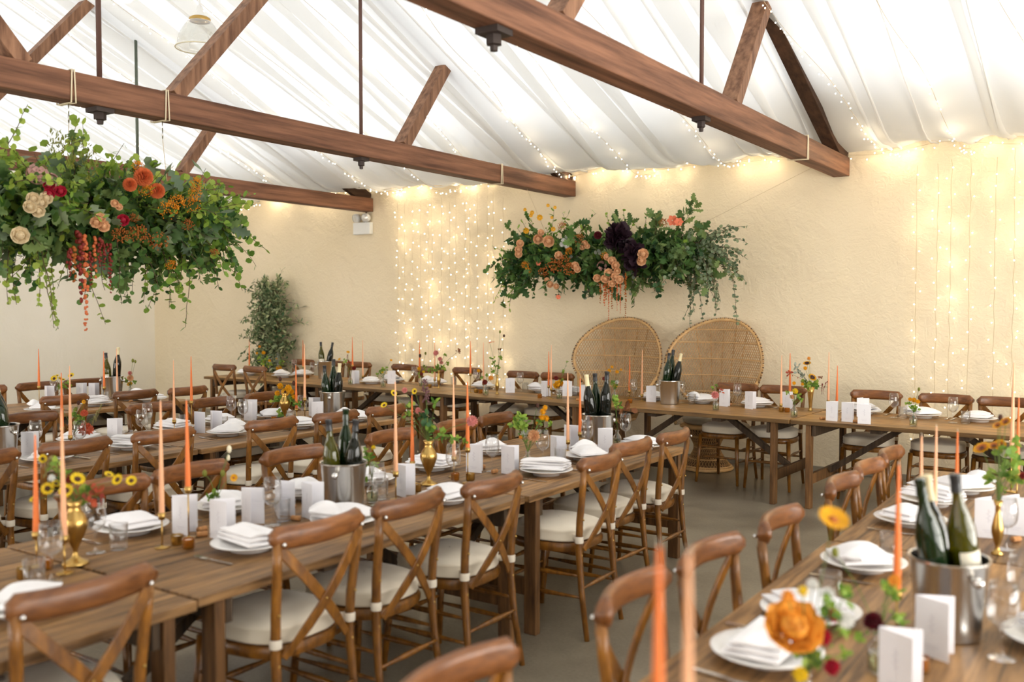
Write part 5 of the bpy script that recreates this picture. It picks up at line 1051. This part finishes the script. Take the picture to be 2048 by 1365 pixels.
b2=[('plum',-4.61,8.85,2.50,.13),('plum',-4.66,8.85,2.42,.12),('plum',-4.42,8.85,2.28,.13),('plum',-4.45,8.9,2.18,.12),('plum',-4.52,8.9,2.35,.11),
('yellow',-5.86,8.95,2.84,.022),('yellow',-5.76,8.95,2.80,.028),('yellow',-5.55,8.95,2.87,.022),('yellow',-5.84,8.95,2.60,.04),('yellow',-5.66,8.95,2.74,.038),('yellow',-5.48,8.95,2.60,.03),('yellow',-5.46,8.95,2.84,.022),('yellow',-5.50,8.95,2.73,.02),('yellow',-5.78,8.95,2.77,.025),
('peachrose',-5.62,8.85,2.49,.045),('peachrose',-5.48,8.85,2.46,.052),('peachrose',-5.86,8.85,2.45,.035),('peachrose',-5.88,8.85,2.38,.035),('peachrose',-5.58,8.85,2.56,.03),('peachrose',-5.88,8.85,2.33,.034),('peachrose',-5.35,8.85,2.30,.036),
('white',-5.30,8.87,2.46,.03),('white',-5.26,8.87,2.40,.03),('white',-5.32,8.87,2.42,.03),
('peachrose',-5.14,8.85,2.18,.036),('peachrose',-5.11,8.85,2.14,.03),('peachrose',-5.02,8.85,2.42,.028),('peachrose',-5.05,8.85,2.38,.026),('peachrose',-4.99,8.85,2.39,.025),
('burg',-4.86,8.85,2.50,.045),
('peachrose',-4.66,8.8,2.22,.036),('peachrose',-4.62,8.8,2.17,.036),('peachrose',-4.70,8.8,2.09,.04),('peachrose',-4.62,8.8,2.05,.036),('peachrose',-4.74,8.8,2.03,.038),('peachrose',-4.57,8.8,2.02,.036),('peachrose',-4.66,8.8,1.98,.03),('peachrose',-4.84,8.8,2.04,.034),('peachrose',-4.30,8.8,2.28,.045),('peachrose',-4.32,8.8,2.21,.04),('peachrose',-4.72,8.8,2.26,.03),('peachrose',-4.60,8.8,2.11,.03),
('peachrose',-5.46,8.85,1.98,.03),('peachrose',-5.38,8.85,1.96,.026),('peachrose',-5.50,8.85,2.03,.024),
('rust',-5.42,8.85,2.18,.10),('rust',-5.28,8.85,2.22,.09),('rust',-5.2,8.85,2.14,.08),('rust',-5.55,8.85,2.12,.06),('berry',-5.79,8.85,2.20,.05),('berry',-5.75,8.85,2.14,.04),('berry',-5.22,8.85,2.34,.05),('rust',-5.1,8.85,2.46,.07),('rust',-5.32,8.87,2.62,.05),('berry',-4.76,8.83,2.28,.05),
('lily',-4.02,8.9,2.62,.06),('lily',-3.95,8.9,2.60,.05),('rust',-4.12,8.9,2.60,.05),('dusty',-4.80,8.83,2.17,.06),('lily',-5.62,8.86,2.22,.03),('lily',-5.36,8.86,1.84,.03)]
plan2=[(34,(-1,.1),'deep','oak',(.35,.62),.4,.085,11,.0,'oak_foliage'),(20,(-1,-.6),'deep','round',(.35,.6),.7,.06,16,.1,'deep_green_foliage'),(30,(-.9,1),'darkleaf','round',(.3,.55),.6,.06,18,-.2,'deep_green_foliage'),
(34,(.05,.9),'oak','oak',(.35,.65),.3,.08,11,.1,'oak_foliage'),(30,(-.4,.8),'deep','long',(.35,.6),.5,.07,16,-.1,'long_leaf_foliage'),(16,(-.9,-.3),'leaf','long',(.35,.6),.0,.05,14,1.0,'long_leaf_foliage'),
(20,(.75,1.0),'sage','round',(.45,.75),.8,.045,22,.1,'eucalyptus_foliage'),(10,(.9,1.0),'sage','round',(.5,.8),1.5,.042,24,-.2,'eucalyptus_foliage'),(14,(-.2,.3),'silverleaf','round',(.3,.5),.8,.05,14,-.1,'eucalyptus_foliage'),(5,(-1,-.9),'lime','long',(.5,.7),1.3,.045,14,-.3,'long_leaf_foliage'),(4,(.1,.3),'leaf','round',(.45,.6),.1,.04,14,1.4,'long_leaf_foliage')]
w2=dict(strands=[(-4.70,8.8,2.0,1.60,.010,'brick'),(-4.50,8.8,2.1,1.62,.011,'rust'),(-4.75,8.8,2.05,1.75,.013,'brick'),(-4.66,8.8,2.05,1.72,.012,'rust'),(-4.60,8.8,2.0,1.70,.008,'brick'),(-4.80,8.8,2.0,1.78,.011,'rust'),(-4.56,8.8,2.0,1.66,.008,'brick'),(-4.73,8.8,2.0,1.82,.012,'rust')],
 lines=[((-5.83,8.95,3.07),(-5.6,9.12,2.40)),((-2.66,9.2,3.1),(-4.2,9.15,2.42))])
t2,_,_=flower_cloud('flower_cloud',c2,2.2,(1,0,0),'long dark green flower cloud hanging in front of the wall over the peacock chairs',plan2,23,b2,w2,[('oak','deep',420,(.3,.24,.25,.9,0),.08,'oak_foliage'),('round','deep',520,(.3,.24,.25,.95,-.03),.062,'deep_green_foliage'),('long','darkleaf',420,(.3,.24,.26,.9,-.02),.065,'long_leaf_foliage'),('round','leaf',140,(.3,.26,.26,.9,0),.055,'eucalyptus_foliage')])
# one long eucalyptus trail at the right end of the wall cloud
rg=random.Random(5); stm=MB(); fol=MB(); p=Vector((-3.75,9.1,2.45)); pts=[]
for i in range(16):
    u=i/15; pts.append(Vector((-3.8+.42*math.sin(u*1.5),9.05,2.35+.12*math.sin(u*3)-.85*u*u)))
stm.tube([q-Vector(c2) for q in pts],.002,M_TWIG,4)
for i in range(60):
    u=rg.random()*14.9; k=int(u); b=pts[k].lerp(pts[k+1],u-k)-Vector(c2); fol.petal(b,vdir(rg,-.2),vdir(rg),.04,.035,LEAF['sage'])
stm.build('branches',t2); fol.build('eucalyptus_trail',t2)

# ------------------------------------------------------------------ corner plant
t=empty('artificial_ficus',(-10.9,9.64,0)); rg=random.Random(3)
m=MB(); m.lathe([(.001,0),(.13,0),(.16,.26),(.17,.27),(.15,.27),(.001,.24)],pm('dark_pot',(0.05,0.04,0.035),0.5),24); m.build('pot',t,sharp=True)
m=MB()
for a in range(3): m.tube([(.02*math.cos(a*2.1),.02*math.sin(a*2.1),.24),(.04*math.sin(a*3),.02,.7),(.03*math.cos(a*2),-.02,1.3),(.05*math.sin(a),0,1.75)],[.012,.01,.008,.004],M_TWIG,6)
m.build('trunk',t)
stm=MB();fol=MB()
for i in range(270):
    z=.80+1.18*rg.random(); wd=.62*max(.3,(1-((z-1.40)/.85)**2*.75)); d=vdir(rg,.15); d.y*=.3
    z0=z; branch(stm,fol,(rg.uniform(-.2,.2),rg.uniform(-.05,.05),z0),d,rg.uniform(.15,wd),LEAF['vari'],'long',rg,.6 if z>1.1 else .1,.068,16)
for q in (stm,fol): q.v=[(min(a,.40 if c<1.1 else .6),max(-.24,min(.25,b)),c) for a,b,c in q.v]
stm.build('branches',t); fol.build('variegated_foliage',t)
tag(t,'bushy variegated plant against the cream wall behind the head table','plant')

# ------------------------------------------------------------------ peacock chairs
def peacock(x,y,rz,lab):
    t=empty('peacock_chair',(x,y,0),rz)
    def outl(n=72,k=1.0):
        pts=[]
        for i in range(n):
            a=2*PI*i/n; s_,c_=math.sin(a),math.cos(a)
            w=.545; X=c_*w*(1 if s_>0 else (1-.42*(abs(s_)**1.6))); Z=1.12+(s_*.47 if s_>0 else s_*.62)
            pts.append((X*k,(Z-1.12)*k+1.12))
        return pts
    def surf(X,Z): return Vector((X,.30+.13*(Z-.5)-.26*(X/.575)**2-.0,Z))
    O=outl()
    def hw(Z):
        if Z>=1.12: v=1-((Z-1.12)/.47)**2; return .545*math.sqrt(max(v,0))
        s_=(1.12-Z)/.62; v=1-s_*s_; return .545*math.sqrt(max(v,0))*(1-.42*s_**1.6)
    m=MB(); m.tube([surf(*p) for p in O],.017,M_WICKB,10,closed=True); m.build('back_rim',t)
    m=MB(); n=150; Ob=outl(n,1.035)
    for i in range(0,n):
        a=surf(*Ob[i]); b=surf(*Ob[(i+1)%n]); m.tube([a,a.lerp(b,.5)+Vector((0,-.004,0))],.009,M_WICKD if i%2 else M_WICKER,5)
    m.build('beaded_edge',t)
    # diamond lattice: thin canes both ways across the dished back
    m=MB(); stp=.027
    for s in (-1,1):
        k=-60
        while k<60:
            off=k*stp; pts=[]
            N=60; seg=[]
            for i in range(N+1):
                Z=.5+1.09*i/N; X=off+s*(Z-1.05)*.50
                if abs(X)<hw(Z)-.004: seg.append(surf(X,Z)+Vector((0,.004*s,0)))
                else:
                    if len(seg)>2: m.tube(seg[::3]+([seg[-1]] if (len(seg)-1)%3 else []),.0040,M_WICKER,4,cap=False)
                    seg=[]
            if len(seg)>2: m.tube(seg[::3],.0040,M_WICKER,4,cap=False)
            k+=1
    m.build('back_weave',t,smooth=False)
    m=MB()
    for Z in (.62,.80,.98,1.16,1.34,1.48):
        w=hw(Z)
        m.tube([surf(-w+2*w*i/20,Z)+Vector((0,-.008,0)) for i in range(21)],.0065,M_WICKB,6)
    for X in (-.3,-.15,0,.15,.3):
        pts=[surf(X*(.45+.55*i/12),.5+1.0*i/12) +Vector((0,.012,0)) for i in range(13) if abs(X*(.45+.55*i/12))<hw(.5+1.0*i/12)]
        if len(pts)>2: m.tube(pts,.005,M_WICKER,5)
    m.build('back_ribs',t)
    # arms sweep from the back to the seat front
    for s in (-1,1):
        m=MB(); m.tube([surf(s*.5,.95)+Vector((0,0,0)),(s*.44,.06,.82),(s*.36,-.12,.64),(s*.27,-.2,.48)],.016,M_WICKB,8)
        for i in range(10):
            u=i/9; a=Vector((s*(.43-.12*u),.12-.28*u,.80-.27*u)); m.tube([a,(s*.27,.10-.26*u,.47)],.004,M_WICKER,4)
        m.build('armrest',t)
    m=MB(); m.lathe([(.001,.44),(.25,.44),(.275,.45),(.275,.48),(.25,.49),(.001,.49)],M_WICKER,36); m.tube([(.275*math.cos(a*PI/18),.275*math.sin(a*PI/18),.465) for a in range(36)],.016,M_WICKB,8,closed=True); m.build('seat',t)
    m=MB(); m.lathe([(.001,.49),(.22,.49),(.255,.51),(.26,.55),(.23,.585),(.1,.60),(.001,.60)],M_PCUSH,32); q=m.build('cushion',t); q['label']='oatmeal round cushion'
    # hourglass pedestal of spokes on a ringed foot
    m=MB(); NS=44
    def ped(z):
        u=z/.44; return .135+.155*abs(u-.55)**1.35*2.1 if u>.55 else .135+.17*(abs(u-.55)/.55)**1.6
    for i in range(NS):
        a=2*PI*i/NS
        for tw in (-1,1):
            pts=[]
            for j in range(12):
                z=.03+.41*j/11; r=ped(z); aa=a+tw*.5*(z-.24)/.22; pts.append((r*math.cos(aa),r*math.sin(aa),z))
            m.tube(pts,.0034,M_WICKER,4,cap=False)
    for z in (.12,.24,.36): m.tube([(ped(z)*math.cos(k*PI/18),ped(z)*math.sin(k*PI/18),z) for k in range(36)],.008,M_WICKB,6,closed=True)
    m.lathe([(ped(.03+.41*j/11)-.012,.03+.41*j/11) for j in range(12)],M_WICKD,30)
    m.build('pedestal',t)
    m=MB(); 
    for r,z in ((.265,.02),(.255,.045),(.21,.055)): m.tube([(r*math.cos(k*PI/24),r*math.sin(k*PI/24),z) for k in range(48)],.018 if r>.26 else .009,M_WICKB,8,closed=True)
    for k in range(60):
        a=2*PI*k/60; m.tube([(.26*math.cos(a),.26*math.sin(a),.03),(.2*math.cos(a),.2*math.sin(a),.07)],.004,M_WICKER,4)
    m.build('base_ring',t)
    return tag(t,lab,'peacock chair','wicker peacock chairs')
peacock(-5.0,9.42,0.05,'wicker peacock chair with round fan back, left of the pair behind the head table')
peacock(-3.838,9.42,-0.02,'wicker peacock chair with round fan back, right of the pair behind the head table')

# ------------------------------------------------------------------ labels: say which one
groups={}
for o,desc,tb,key in REG: groups.setdefault((desc,tb),[]).append((key,o))
BK={}
for (desc,tb),L in groups.items():
    L.sort(key=lambda a:a[0]); n=len(L)
    for i,(key,o) in enumerate(L):
        if '#' in tb:
            b,num=tb.split('#'); names={0:'near bucket of centre table',1:'far bucket of centre table',2:'near bucket of second table from left',3:'far bucket of second table from left',4:'bucket of far left table',5:'left bucket of head table',6:'head table bucket by peacock chairs',7:'bucket of right foreground table'}
            w='' if n==1 else (('left ' if i==0 else 'right ') if n==2 else ORD[i]+' ')
            o['label']=w+desc%names[int(num)]; continue
        side=''
        t_=tb
        if '|' in tb: t_,side=tb.split('|')
        frm='from left' if t_=='H' else 'from camera'
        where=(side+' of ' if side else '')+TN[t_]
        o['label']=desc%((ORD[i]+' '+frm+', '+where) if n>1 else where)
